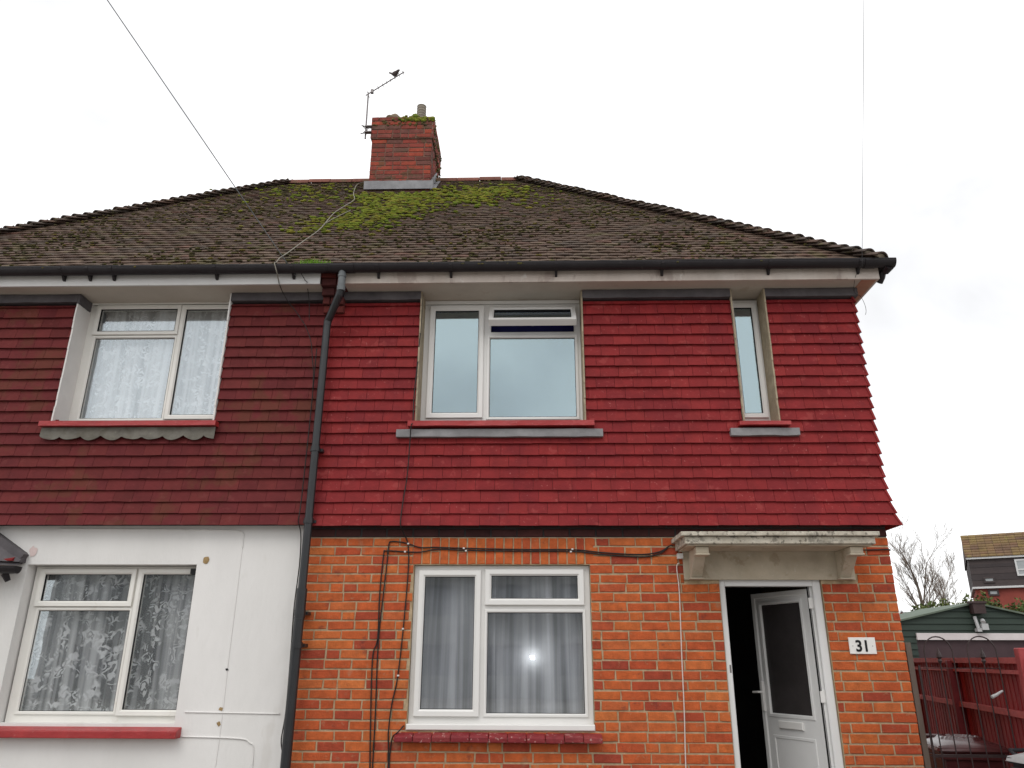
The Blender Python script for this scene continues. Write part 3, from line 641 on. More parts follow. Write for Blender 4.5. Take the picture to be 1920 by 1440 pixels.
# ------------------------------------------------------------------ eaves
YF = -.24
def eaves(par, x0, x1, mf, ms, endR=0, endL=0):
    mb = MB(); mb.box(x0, x1, YF, YF+.022, 4.90, 5.03); mb.build('fascia', mf, par)
    mb = MB(); mb.box(x0, x1-(0), YF+.022, .24, 4.903, 4.915); mb.build('soffit', ms, par)
eaves(H, PX+.165, 3.215, 'fascia_d', 'soffit'); eaves(G, XL-.21, PX-.065, 'fascia_w', 'soffit')
mb = MB(); mb.box(3.195, 3.215, YF+.0225, DEPTH+.4, 4.90, 5.03); mb.build('side_fascia', 'fascia_d', H)
mb = MB(); mb.box(3.0, 3.194, .2405, DEPTH+.3, 4.9025, 4.914); mb.build('side_soffit', 'soffit_brown', H)
mb = MB(); mb.box(3.06, 3.194, YF+.024, .24, 4.8995, 4.9025); mb.build('corner_soffit', 'soffit_brown', H)
MB().cham(-1.03, .478, .145, .16, 4.864, 4.90, .004).build('head_board', 'upvc', H)
MB().cham(-4.351, -2.884, .135, .15, 4.887, 4.903, .004).build('head_board', 'cream', G)
# kneeler of red painted bricks at the party wall
mb = MB()
for (a, b, z0, z1, y) in ((PX-.06, PX+.16, 4.975, 5.03, -.235), (PX-.06, PX+.16, 4.90, 4.97, -.21), (PX-.06, PX+.12, 4.825, 4.895, -.16), (PX-.055, PX+.14, 4.75, 4.82, -.12), (PX-.05, PX+.14, 4.675, 4.745, -.085)):
    m_ = (a+b)/2+ri(-.04, .04); mb.cham(a, m_-.004, y, .0, z0, z1, .004); mb.cham(m_+.004, b, y+ri(-.004, .004), .0, z0, z1, .004)
mb.build('party_corbel', mat('corbel_brick', [(.075, .016, .014), (.12, .02, .016), (.055, .014, .013)], .85, var=.3, vs=12, bump=.5), H)

# gutters
def gutter(par, x0, x1, zt, capL=False, capR=False, yc=-.302, ax='x'):
    r, rt = .056, .052; prof = []
    for i in range(13): a = math.pi+math.pi*i/12; prof.append((yc+r*math.cos(a), zt+r*1.15*math.sin(a)))
    for i in range(13): a = 2*math.pi-math.pi*i/12; prof.append((yc+rt*math.cos(a), zt+.003+rt*1.12*math.sin(a)))
    mb = MB(); mb.prism(prof, x0, x1, ax)
    mb.box(x0, x1, yc-r-.003, yc-r+.004, zt-.006, zt+.004)
    for c, xx in ((capL, x0), (capR, x1)):
        if c:
            p2 = [(yc+r*math.cos(math.pi+math.pi*i/12), zt+r*1.15*math.sin(math.pi+math.pi*i/12)) for i in range(13)]
            mb.prism(p2, xx-.003, xx+.003, 'x')
    o = mb.build('gutter', 'black_plastic', par); return o
ZG = 5.048
gr = gutter(H, PX+.02, 3.335, ZG, capR=True); gl2 = gutter(G, XL-.2, PX+.0185, ZG-.004)
for k, (par, gg, xs) in enumerate(((H, gr, (-1.42, -.74, .24, 1.22, 2.20, 3.02)), (G, gl2, (-5.2, -4.41, -4.16, -3.93, -2.95, -2.22)))):
    for x in xs:
        mb = MB(); pr = []
        for i in range(9):
            a = math.pi*1.0+math.pi*i/8; pr.append((-.302+.062*math.cos(a), ZG+.070*math.sin(a)))
        pr2 = [(-.302+.057*math.cos(math.pi*2-math.pi*i/8), ZG+.0655*math.sin(math.pi*2-math.pi*i/8)) for i in range(9)]
        mb.prism(pr+pr2, x-.014, x+.014, 'x'); mb.prism([(-.29, 4.985), (-.2405, 5.02), (-.2405, 4.945), (-.262, 4.95)], x-.011, x+.011, 'x')
        mb.build('gutter_bracket', 'black_plastic', gg)
for x in (-1.425, .72, 2.62):       # union collars
    mb = MB(); pr = [(-.302+.0605*math.cos(math.pi+math.pi*i/8), ZG+.003+.069*math.sin(math.pi+math.pi*i/8)) for i in range(9)]
    mb.prism(pr, x-.05, x+.05, 'x') if False else None
mb = MB(); pr = [(-.302+.0625*math.cos(math.pi+math.pi*i/10), ZG+.002+.0715*math.sin(math.pi+math.pi*i/10)) for i in range(11)]+[(-.302+.057*math.cos(2*math.pi-math.pi*i/10), ZG+.003+.066*math.sin(2*math.pi-math.pi*i/10)) for i in range(11)]
mb.prism(pr, PX+.06, PX+.27, 'x'); mb.build('gutter_union', 'black_plastic', gr)
MB().prism(pr, 3.06, 3.16, 'x').build('gutter_union', 'black_plastic', gr)
# side gutter on the flank
mb = MB(); pr = [(3.272+.056*math.cos(math.pi+math.pi*i/12), ZG-.004+.064*math.sin(math.pi+math.pi*i/12)) for i in range(13)]+[(3.272+.052*math.cos(2*math.pi-math.pi*i/12), ZG-.001+.06*math.sin(2*math.pi-math.pi*i/12)) for i in range(13)]
mb.prism(pr, -.30, DEPTH+.5, 'y'); mb.build('side_gutter', 'black_plastic', H)
mb = MB(); mb.tube([(3.27, -.22, 4.995), (3.262, -.19, 4.94), (3.25, -.15, 4.905)], .03, 10); mb.tube([(3.285, -.30, 5.0), (3.27, -.24, 4.965)], [.05, .034], 10); mb.build('corner_bracket', 'black_plastic', H)
# downpipe
xo = -1.752; yw = -.135; xp = -1.898
p = [(xo, -.302, 4.99), (xo, -.300, 4.86), (xo-.002, -.296, 4.80)]
mb = MB(); mb.tube(p, .034, 14); mb.tube([(xo, -.300, 4.845), (xo, -.297, 4.795)], .039, 14); mb.tube([(xo, -.302, 4.955), (xo, -.301, 4.935)], .038, 14)
dp = mb.build('pipe_outlet', 'grey_plastic', H, smooth=False)
mb = MB(); pts = [(xo-.002, -.296, 4.80), (xo-.012, -.285, 4.765), (xp+.03, yw-.03, 4.60), (xp+.006, yw-.004, 4.565), (xp, yw, 4.52), (xp, yw, 2.0)]
mb.tube(pts[:5], .036, 14); mb.tube([(xp, yw, 4.56), (xp, yw, 2.12)], .034, 14); mb.tube([(xp, yw, 2.14), (xp, yw, 1.9)], .043, 14)
mb.tube([(xp-.002, yw, 1.9), (xp-.004, yw+.02, .05)], .040, 14)
for z in (3.35, 2.72, 1.97, 1.72): mb.tube([(xp, yw, z), (xp, yw, z-.045)], .0405 if z > 2 else .046, 14); mb.box(xp-.055, xp+.055, yw+.03, -.0, z-.035, z-.01)
mb.build('downpipe', 'pipe', H, smooth=False)

# ------------------------------------------------------------------ roof
ZR = 8.40; YR = 3.16; YE = -.30; ZT = 5.06; XE = 3.20; XEL = 2*PX-XE; RR = -.185; RL = 2*PX-RR
run = YR-YE; rise = ZR-ZT; SL = math.hypot(run, rise)
def slab(par, x0, x1, name='roof'):
    """solid body of the roof between two x stations, clipped by the hips"""
    mb = MB(); d = .045
    def prof(x):
        t = 1.0
        if x > RR: t = max(0, (XE-x)/(XE-RR))
        if x < RL: t = max(0, (x-XEL)/(RL-XEL))
        z = ZT+rise*t-d; yb = YE+run*t
        return [(YE+.03, ZT-.02-d+.02), (yb, z), (2*YR-yb, z), (2*YR-YE-.03, ZT-.02-d+.02)]
    xs = sorted({x0, x1, *[v for v in (RR, RL) if x0 < v < x1]}); o0 = None
    for i, x in enumerate(xs):
        if x >= XE-.001: x = XE-.03
        if x <= XEL+.001: x = XEL+.03
        for (y, z) in prof(x): mb.v.append((x, y, z))
    for i in range(len(xs)-1):
        a = 4*i
        for k in range(4): mb.f.append((a+k, a+(k+1) % 4, a+4+(k+1) % 4, a+4+k))
    n = len(xs)-1; mb.f.append((0, 1, 2, 3)); mb.f.append((4*n, 4*n+1, 4*n+2, 4*n+3))
    return mb.build(name, mat('roof_body', [(.03, .025, .022)], .9, var=.2), par)
rH = slab(H, PX, XE); rG = slab(G, XEL, PX)
def roof_tiles(O, U, V, Nn, lim, ncourse=48, g=.1003, tw=.167, clip=None):
    """O origin at eave, U along eave, V up slope, Nn normal; lim(s) -> (u0,u1)"""
    O, U, V, Nn = Vector(O), Vector(U).normalized(), Vector(V).normalized(), Vector(Nn).normalized(); mb = MB()
    for k in range(ncourse):
        s = k*g-.03; u0, u1 = lim(max(0, s)); 
        if clip: u0, u1 = max(u0, clip[0]), min(u1, clip[1])
        x = math.floor(u0/tw)*tw-(tw/2 if k % 2 else 0)-tw
        sag = .006*math.sin(k*.7)
        while x < u1:
            a, b = max(x, u0), min(x+tw-.004, u1)
            if b-a > .02:
                h = .031+ri(-.0025, .0035); h2 = .010; t = .013
                ds = ri(-.004, .004); rl = ri(-.002, .002); P = lambda u, s_, n_: O+U*u+V*s_+Nn*n_
                sink = .012*noise.noise(Vector((x*1.2, s*1.5, 4)))
                s2 = min(s+.18, SL+.01)
                cam_ = .004
                m = (a+b)/2; c1 = h+rl+sink; c2 = h-rl+sink
                mb.add([P(a, s+ds, c1-t), P(m, s+ds, (c1+c2)/2-t+cam_), P(b, s+ds, c2-t), P(b, s+ds, c2), P(m, s+ds, (c1+c2)/2+cam_), P(a, s+ds, c1),
                        P(a, s2, h2-t+sink), P(m, s2, h2-t+cam_+sink), P(b, s2, h2-t+sink), P(b, s2, h2+sink), P(m, s2, h2+cam_+sink), P(a, s2, h2+sink)],
                       [(0, 1, 4, 5), (1, 2, 3, 4), (6, 11, 10, 7), (7, 10, 9, 8), (5, 4, 10, 11), (4, 3, 9, 10), (0, 6, 7, 1), (1, 7, 8, 2), (0, 5, 11, 6), (2, 8, 9, 3)])
            x += tw
        
    return mb
kk = (XE-RR)/SL
limF = lambda s: (XEL+kk*s, XE-kk*s)
nF = (0, -rise, run)
roof_tiles((0, YE, ZT-.03), (1, 0, 0), (0, run, rise), nF, limF, clip=(PX, 99)).build('front_tiles', 'roof_tile', rH)
roof_tiles((0, YE, ZT-.03), (1, 0, 0), (0, run, rise), nF, limF, clip=(-99, PX)).build('front_tiles', 'roof_tile', rG)
limS = lambda s: (YE+s*run/SL, 2*YR-YE-s*run/SL)
SLs = math.hypot(XE-RR, rise)
roof_tiles((XE, 0, ZT-.03), (0, 1, 0), (-(XE-RR), 0, rise), (rise, 0, XE-RR), limS).build('hip_tiles', 'roof_tile', rH)
roof_tiles((XEL, 0, ZT-.03), (0, 1, 0), ((XE-RR), 0, rise), (-rise, 0, XE-RR), limS).build('hip_tiles', 'roof_tile', rG)
def bonnets(par, A, B, n=46):
    A, B = Vector(A), Vector(B); d = (B-A).normalized(); s = d.cross(Vector((0, 0, 1))).normalized(); up = s.cross(d).normalized()
    if up.z < 0: up = -up
    mb = MB(); mo = MB(); Lh = (B-A).length; st = Lh/n
    for i in range(n):
        o = A+d*(i*st-.05)+s*ri(-.008, .008); l = st*1.95; K = 8; V = []
        lift = .062+ri(-.006, .008); tw_ = ri(-.012, .012)
        for (q, r_, h) in ((0, .108, lift), (1, .070, .024)):
            for tt in (0, .016):
                for k in range(K+1):
                    a = R(-74+148*k/K); V.append(o+d*(l*q)+s*((r_-tt)*math.sin(a)*1.2+tw_*(1-q))+up*(h-.062+(r_-tt)*math.cos(a)*.78-.018))
        F = []; m_ = K+1
        for k in range(K):
            F += [(k, k+1, 2*m_+k+1, 2*m_+k), (m_+k+1, m_+k, 3*m_+k, 3*m_+k+1), (k+1, k, m_+k, m_+k+1), (2*m_+k, 2*m_+k+1, 3*m_+k+1, 3*m_+k)]
        F += [(0, 2*m_, 3*m_, m_), (K, m_+K, 3*m_+K, 2*m_+K)]
        mb.add(V, F)
        V = [o+d*.014+s*(.092*math.sin(R(-70+140*k/K))*1.15)+up*(lift-.062+.088*math.cos(R(-70+140*k/K))*.78-.024) for k in range(K+1)]
        V2 = [v+d*.05 for v in V]
        mo.add(V+V2, [tuple(range(K+1)), tuple(range(2*K+1, K, -1))]+[(k, K+1+k, K+2+k, k+1) for k in range(K)]+[(0, K, 2*K+1, K+1)])
    mb.build('bonnet_tiles', 'hip_tile', par); mo.build('hip_bedding', 'pale_mortar', par)
bonnets(rH, (XE, YE, ZT+.015), (RR, YR, ZR+.015)); bonnets(rG, (XEL, YE, ZT+.015), (RL, YR, ZR+.015))
def ridge(par, x0, x1):
    mb = MB(); x = x0
    while x < x1-.02:
        b = min(x+.33, x1); r_ = .105+ri(-.004, .004); K = 10; zc = ZR-.068+ri(-.006, .006); V = []
        for q in (x+.004, b-.004):
            for rad in (r_, r_-.016):
                V += [(q, YR+rad*math.sin(R(-90+180*k/K)), zc+rad*math.cos(R(-90+180*k/K))) for k in range(K+1)]
        m_ = K+1; F = []
        for k in range(K): F += [(k, k+1, 2*m_+k+1, 2*m_+k), (m_+k+1, m_+k, 3*m_+k, 3*m_+k+1), (k, m_+k, m_+k+1, k+1), (2*m_+k, 2*m_+k+1, 3*m_+k+1, 3*m_+k)]
        mb.add(V, F); x = b
    mb.build('ridge_tiles', 'ridge_tile', par)
ridge(rH, -1.42, RR+.03); ridge(rG, RL-.03, -2.29)

def on_roof(x, s, h=.03):
    return Vector((x, YE, ZT-.03))+Vector((0, run, rise)).normalized()*s+Vector(nF).normalized()*h
def sy(y): return (y-YE)/run*SL
# moss
patches = [(-1.95, 2.25, .28, .16, 200), (-1.75, 1.85, .22, .2, 170), (-1.72, 2.2, .3, .15, 130), (-2.0, 1.25, .25, .2, 230), (-2.2, .95, .25, .14, 140), (-1.7, 1.5, .25, .15, 130), (-.95, 2.45, .42, .16, 240), (-.45, 2.45, .25, .14, 140), (-.8, 2.05, .5, .2, 170), (-1.35, 1.95, .3, .2, 130), (-3.35, 2.75, .4, .12, 60), (-3.2, 2.3, .4, .25, 70), (-2.5, 1.7, .5, .5, 50)]
mR, mG = MB(), MB()
for (px, py, sx, sy_, n) in patches:
    for i in range(int(n*.85)):
        x = random.gauss(px, sx*1.15); y = random.gauss(py, sy_*1.2)
        if y > YR-.12 or y < YE: continue
        if -2.31 < x < -1.40 and y > 2.45: continue
        s = sy(y); s = round(s/.1003)*.1003-.03+ri(-.012, .02)
        q = on_roof(x, s, .034+ri(-.004, .008)); r_ = ri(.010, .028)
        (mR if x > PX else mG).ball(q, r_*ri(1, 2.6), r_, r_*.7, ri(0, 99), .3)
tag(mR.build('moss', 'moss', rH, smooth=True), kind='stuff'); tag(mG.build('moss', 'moss', rG, smooth=True), kind='stuff')
dR, dG = MB(), MB()
for i in range(5200):
    s = ri(0, SL-.1); u0, u1 = limF(s); x = ri(max(u0, -5.6), u1)
    if noise.noise(Vector((x*.9, s*1.1, 9)))+ri(-.45, .45) < .0: continue
    if -2.31 < x < -1.40 and s > sy(2.4): continue
    s = round(s/.1003)*.1003-.03+ri(-.008, .012); q = on_roof(x, s, .036); r_ = ri(.006, .017)
    (dR if x > PX else dG).ball(q, r_*ri(1, 2.6), r_, r_*.7, ri(0, 99), .3)
tag(dR.build('moss', 'dull_moss', rH, smooth=True), kind='stuff'); tag(dG.build('moss', 'dull_moss', rG, smooth=True), kind='stuff')
# weeds growing in the gutter
mb = MB()
for i in range(420):
    x = random.gauss(-2.03, .09); x = min(max(x, -2.22), -1.83); y = ri(-.345, -.27); hgt = ri(.02, .065)*(1-abs(x+2.03)*2.5)+.01; a = ri(0, 6.28); l = ri(.005, .02)
    b = Vector((x, y, ZG-.01)); tip = b+Vector((math.cos(a)*l*1.6, math.sin(a)*l-.01, hgt)); w_ = Vector((math.sin(a), -math.cos(a), 0))*.004
    mb.add([b-w_, b+w_, tip+w_*.4, tip-w_*.4], [(0, 1, 2, 3)])
tag(mb.build('gutter_weeds', mat('weed', [(.12, .26, .015), (.18, .34, .03), (.08, .18, .015)], .7, var=.2, bump=0), G, recalc=False), kind='stuff')

# chimney
CX0, CX1, CY0, CY1 = -2.285, -1.425, 2.56, 3.42; CT = 9.05
mb = MB(); mb.box(CX0, CX1, CY0, CY1, 7.3, 8.70); mb.box(CX0-.022, CX1+.022, CY0-.022, CY1+.022, 8.70, CT-.005)
mb.box(CX0+.03, CX1-.03, CY0+.03, CY1-.03, CT-.004, CT+.07)
ch = mb.build('chimney', 'chimney_mortar', H)
mb = MB()
def face_bricks(P, a, b, z0, z1, w): bricks(P, a, b, z0, z1, mb=mb, hp=.3, w=w)
c0 = 8.70-.0757*17
for dx, z0, z1 in ((0, c0, 8.70), (.022, 8.705, CT)):
    face_bricks(lambda u, v, w: (u, CY0-dx-w, v), CX0-dx-.006, CX1+dx+.006, z0, z1-.002, .008)
    face_bricks(lambda u, v, w: (CX1+dx+w, u, v), CY0-dx, CY1+dx, z0, z1-.002, .008)
    face_bricks(lambda u, v, w: (CX0-dx-w, u, v), CY0-dx, CY1+dx, z0, z1-.002, .008)
    face_bricks(lambda u, v, w: (u, CY1+dx+w, v), CX0-dx, CX1+dx, z0, z1-.002, .008)
face_bricks(lambda u, v, w: (u, CY0+.03-w, v), CX0+.03, CX1-.03, CT+.004, CT+.08, .0)
bb = mb.build('chimney_brickwork', 'chimney_brick', ch)
mb = MB(); V = []      # flaunching: low weathered mound
for j in range(9):
    for i in range(13):
        u, v = i/12, j/8; x = CX0+.03+(CX1-CX0-.06)*u; y = CY0+.02+(CY1-CY0-.04)*v
        ed = min(u, 1-u, v, 1-v); V.append((x, y, CT+.055+.03*min(1, ed*6)+.02*noise.noise(Vector((x*5, y*5, 0)))))
mb.add(V, [(j*13+i, j*13+i+1, j*13+i+14, j*13+i+13) for j in range(8) for i in range(12)]); mb.build('flaunching', 'flaunch', ch, smooth=True)
mb = MB(); mb.ball((-2.02, 2.70, CT+.09), .125, .12, .085, 3, .1, 3); mb.build('capped_pot', 'flaunch', ch, smooth=True)
mb = MB(); zz = CT+.08; pts = []; rad = []
for i in range(15): pts.append((-1.63, 2.78, zz+.33*i/14)); rad.append(.064 if i % 2 else .072)
mb.tube(pts, rad, 16); mb.build('chimney_pot', 'cowl', ch)
mb = MB()
for i in range(230):
    x = random.gauss(-1.66, .16); x = min(max(x, -2.0), CX1+.01); y = ri(CY0-.03, CY0+.3); r_ = ri(.015, .035); z = CT+ri(0, .055)
    if i < 60: z = CT-ri(0, .05); y = CY0-.028
    mb.ball((x, y, z), r_*1.2, r_, r_*.9, ri(0, 99), .35)
tag(mb.build('moss', 'moss', ch, smooth=True), kind='stuff')
mb = MB()
for i in range(150):
    side_ = random.random() < .6
    q = (CX1+.028, ri(CY0, CY1), 8.98-abs(random.gauss(0, .3))) if side_ else (ri(CX0, CX1), CY0-.026, CT-ri(0, .14))
    r_ = ri(.01, .022); mb.ball(q, r_, r_, r_, ri(0, 99), .35)
tag(mb.build('moss', 'dull_moss', ch, smooth=True), kind='stuff')
# lead base flashing dressed over the tiles, stepped up the flank
nn = Vector(nF).normalized(); vv = Vector((0, run, rise)).normalized()
mb = MB(); V = []; n = 14
for i in range(n+1):
    x = CX0-.07+(CX1-CX0+.12)*i/n; zb = 7.835+.05
    V += [(x, CY0-.018+ri(-.003, .003), 7.98+ri(-.004, .004)), (x, CY0-.018, 7.845), tuple(Vector((x, CY0-.02, 7.835))-vv*.03+nn*.012)]
mb.add(V, [(3*i+k, 3*i+k+1, 3*i+k+4, 3*i+k+3) for i in range(n) for k in range(2)])
mb.box(CX0-.02, CX1+.02, CY0-.016, CY0-.012, 7.84, 7.975)
V = []
for i in range(10):
    y = CY0-.02+i*.07; zr_ = ZT+(y-YE)/run*rise
    V += [(CX1+.016, y, zr_+.02), (CX1+.016, y, zr_+.16+.02*(i % 2)), (CX1+.09, y, zr_+.03)]
mb.add(V, [(3*i+1, 3*i, 3*i+3, 3*i+4) for i in range(9)]+[(3*i, 3*i+2, 3*i+5, 3*i+3) for i in range(9)])
mb.build('chimney_flashing', mat('pale_lead', [(.17, .17, .18), (.24, .24, .25)], .6, isl=False, var=.2, vs=8, bump=.2), ch)

# ------------------------------------------------------------------ lean-to on the left house
lt = MB(); A = Vector((-4.355, -.004, 2.44)); B = Vector((-4.70, -.004, 2.655))
V = [(-4.355, -.002, 2.445), (-4.72, -.002, 2.67), (-7.0, -.002, 2.67), (-7.0, -.34, 2.36), (-4.80, -.34, 2.36), (-4.355, -.10, 2.36), (-4.355, -.002, 2.36)]
lt.add(V, [(0, 1, 4, 5), (1, 2, 3, 4), (0, 5, 6)]); V2 = [(v[0], v[1], v[2]-.03) for v in V]; lt.add(V2, [(0, 5, 4, 1), (1, 4, 3, 2)])
po = lt.build('porch_roof', 'dark_lead', G)
mb = MB()
for k in range(3):
    z = 2.365+k*.035; mb.hexa([(-5.4, -.16+k*.03, z), (-4.39-k*.09, -.135+k*.03, z), (-4.39-k*.09, -.02, z+.01), (-5.4, -.02, z+.01), (-5.4, -.16+k*.03, z+.014), (-4.39-k*.09, -.135+k*.03, z+.014), (-4.42-k*.09, -.02, z+.06), (-5.4, -.02, z+.06)])
mb.build('porch_tiles', 'red_tile', po)
mb = MB(); d = (B-A).normalized(); pn = Vector((d.z, 0, -d.x)); 
if pn.z > 0: pn = -pn
for off in (0,):
    q = [A-d*.02, B+d*.3, B+d*.3+pn*.095, A-d*.02+pn*.095]
    mb.add([(v.x, -.075, v.z) for v in q]+[(v.x, -.003, v.z) for v in q], [(0, 1, 2, 3), (7, 6, 5, 4), (0, 4, 5, 1), (1, 5, 6, 2), (2, 6, 7, 3), (3, 7, 4, 0)])
mb.build('porch_flashing', 'dark_lead', po)
mb = MB(); pr = [(-.165+.05*math.cos(math.pi+math.pi*i/10), 2.315+.06*math.sin(math.pi+math.pi*i/10)) for i in range(11)]
mb.prism(pr, -7, -4.30, 'x'); mb.tube([(-4.43, -.13, 2.262), (-4.40, -.11, 2.20)], [.03, .022], 8); mb.build('porch_gutter', 'black_plastic', po)

# ------------------------------------------------------------------ cables
def smooth_pts(pts, n=5):
    P = [Vector(p) for p in pts]; o = []
    for i in range(len(P)-1):
        p0, p1, p2, p3 = P[max(i-1, 0)], P[i], P[i+1], P[min(i+2, len(P)-1)]
        for k in range(n):
            t = k/n; o.append(.5*((2*p1)+(-p0+p2)*t+(2*p0-5*p1+4*p2-p3)*t*t+(-p0+3*p1-3*p2+p3)*t**3))
    o.append(P[-1]); return o
def cable(name, pts, r, m, label, sm=True, cat='cable', group=None, clips=None):
    mb = MB(); mb.tube(smooth_pts(pts) if sm else pts, r, 6)
    o = mb.build(name, m, None, smooth=True); tag(o, label, cat, group)
    if clips:
        for q in clips: MB().box(q[0]-.008, q[0]+.008, -.024, -.008, q[1]-.006, q[1]+.006).build('cable_clip', 'clip', o)
    return o
Yb = -.016
gp = 'black cables clipped to the brick wall'
cable('wall_cable', [(1.19, -.03, 2.50), (1.168, Yb, 2.505), (1.08, Yb, 2.455), (.915, Yb, 2.432), (.62, Yb, 2.446), (.344, Yb, 2.472), (-.1, Yb, 2.474), (-.579, Yb, 2.484), (-.83, Yb, 2.492), (-.95, Yb, 2.49), (-1.056, Yb, 2.522), (-1.12, Yb, 2.536), (-1.20, Yb, 2.54), (-1.222, Yb, 2.51), (-1.232, Yb, 2.3), (-1.262, Yb, 1.75), (-1.252, Yb, 1.2), (-1.248, Yb, .6), (-1.25, Yb, .2)], .0055, 'cable',
      'black cable running from the door canopy over the window, then straight down the brick', group=gp, clips=[(-.579, 2.484), (.344, 2.476), (-1.056, 2.522)])
cable('wall_cable', [(1.15, Yb-.004, 2.49), (1.07, Yb, 2.435), (.915, Yb, 2.412), (.62, Yb, 2.43), (.344, Yb, 2.458), (-.1, Yb, 2.46), (-.579, Yb, 2.468), (-.80, Yb, 2.476), (-.95, Yb, 2.452), (-1.09, Yb, 2.455), (-1.24, Yb, 2.462), (-1.262, Yb, 2.43), (-1.275, Yb, 2.1), (-1.27, Yb, 1.75), (-1.302, Yb, 1.6), (-1.285, Yb, 1.1), (-1.262, Yb, .6), (-1.27, Yb, .2)], .0055, 'cable',
      'second black cable just below the first, its vertical drop nearer the downpipe', group=gp, clips=[(-1.08, 2.455), (-.56, 2.463), (.33, 2.455)])
cable('wall_cable', [(-1.035, -.045, 4.88), (-1.03, -.055, 4.6), (-1.045, -.06, 4.2), (-1.06, -.075, 3.85), (-1.055, -.10, 3.60), (-1.065, -.125, 3.54), (-1.072, -.10, 3.42), (-1.085, -.078, 3.1), (-1.11, -.09, 2.85), (-1.115, -.118, 2.67), (-1.10, -.06, 2.62), (-1.06, Yb, 2.52), (-1.045, Yb, 2.3), (-1.065, Yb, 1.8), (-1.09, Yb, 1.45), (-1.125, Yb, 1.25), (-1.14, Yb, 1.05), (-1.13, Yb, .9), (-1.115, Yb, .5), (-1.115, Yb, .2)], .0055, 'cable',
      'black cable dropping beside the upper window, over the red tiles and down past the sill', group=gp, clips=[(-1.065, 1.83), (-1.085, 1.47)])
cable('wall_cable', [(-1.02, Yb, 1.10), (-1.06, Yb-.03, 1.055), (-1.10, Yb-.02, 1.02), (-1.115, Yb, .95), (-1.12, Yb, .84), (-1.118, Yb, .5)], .0055, 'cable', 'short black cable looping round the left end of the red tiled sill', group=gp)
cable('wall_cable', [(1.24, -.02, 2.36), (1.215, -.014, 2.33), (1.222, -.014, 2.15), (1.215, -.014, 1.9), (1.205, -.014, 1.6), (1.195, -.014, 1.2), (1.178, -.014, .81), (1.17, -.014, .2)], .005, 'white_cable', 'thin white cable hanging down the brick left of the door')
cable('wall_cable', [(2.73, -.03, 2.466), (2.85, -.014, 2.47), (2.99, -.02, 2.472), (3.02, .02, 2.47)], .006, 'cable', 'short black cable from the right end of the canopy to the house corner')
cable('wall_cable', [(3.03, -.262, 4.95), (2.995, -.262, 4.93), (3.0, -.2, 4.893), (3.02, -.12, 4.86), (3.045, -.08, 4.83), (3.09, -.08, 4.80), (3.12, -.07, 4.72), (3.125, -.065, 4.66), (3.115, -.06, 4.62)], .002, 'cable', 'thin cable looping under the eaves at the right corner of the tiles')
cable('wall_cable', [(-1.985, -.10, 4.3), (-1.99, -.07, 3.7), (-1.985, -.11, 2.9), (-1.985, -.13, 2.7), (-1.985, -.03, 2.6), (-1.975, -.02, 2.35), (-1.985, -.02, 2.0), (-1.975, -.02, 1.6), (-1.97, -.02, 1.2), (-1.985, -.02, 1.0), (-1.965, -.02, .9)], .005, 'cable', 'black cable running down close against the left side of the downpipe')
# cable across the roof
pp = [(-2.41, 2.98), (-2.51, 2.82), (-2.41, 2.29), (-2.30, 1.95), (-2.33, 1.64), (-2.36, 1.29), (-2.31, .68), (-2.34, .27), (-2.36, -.04), (-2.38, -.2)]
pts = [on_roof(x, sy(y), .065) for x, y in pp]+[(-2.385, -.30, 5.10), (-2.375, -.372, 5.05), (-2.358, -.374, 4.996), (-2.347, -.35, 4.951), (-2.358, -.25, 4.915)]
cable('aerial_cable', pts, .0055, 'old_cable', 'pale old cable winding down the roof tiles from the chimney to the gutter')
pts = [on_roof(x, sy(y), .06) for x, y in ((-2.20, 1.46), (-2.30, 1.1), (-2.33, .9))]
cable('aerial_cable', pts, .0045, 'old_cable', 'short second strand of pale cable beside the moss on the roof')
pts = [(-2.358, -.255, 4.91), (-2.352, -.15, 4.87), (-2.30, -.09, 4.78), (-2.241, -.08, 4.713), (-2.165, -.08, 4.607), (-2.117, -.08, 4.535), (-2.052, -.085, 4.382), (-2.02, -.085, 4.2), (-1.997, -.085, 4.06), (-1.985, -.10, 3.9)]
cable('aerial_cable', pts, .004, 'cable', 'thin dark cable swinging down the maroon tiles from below the gutter to the downpipe')
pts = [(-2.147, -.30, 4.99), (-2.11, -.25, 4.93), (-2.09, -.255, 4.91), (-2.12, -.12, 4.90), (-2.11, -.075, 4.80), (-2.09, -.075, 4.6)]
cable('aerial_cable', pts, .0035, 'cable', 'short thin dark cable over the end of the white fascia by the corbel')
# overhead lines
def far_line(a, b, r, sag, label):
    a, b = Vector(a), Vector(b); pts = [a.lerp(b, i/24)-Vector((0, 0, sag*4*(i/24)*(1-i/24))) for i in range(25)]
    mb = MB(); mb.tube(pts, r, 5); return tag(mb.build('overhead_wire', 'grey_plastic', None, smooth=True), label, 'wire')
far_line((-2.20, -.27, 4.97), (-4.95, -4.0, 8.68), .0042, .0, 'overhead wire slanting down to the white fascia from the upper left sky')
far_line((3.03, -.33, 4.98), (2.17, -3.45, 7.45), .0020, .0, 'near vertical overhead wire meeting the gutter at the right end of the roof')
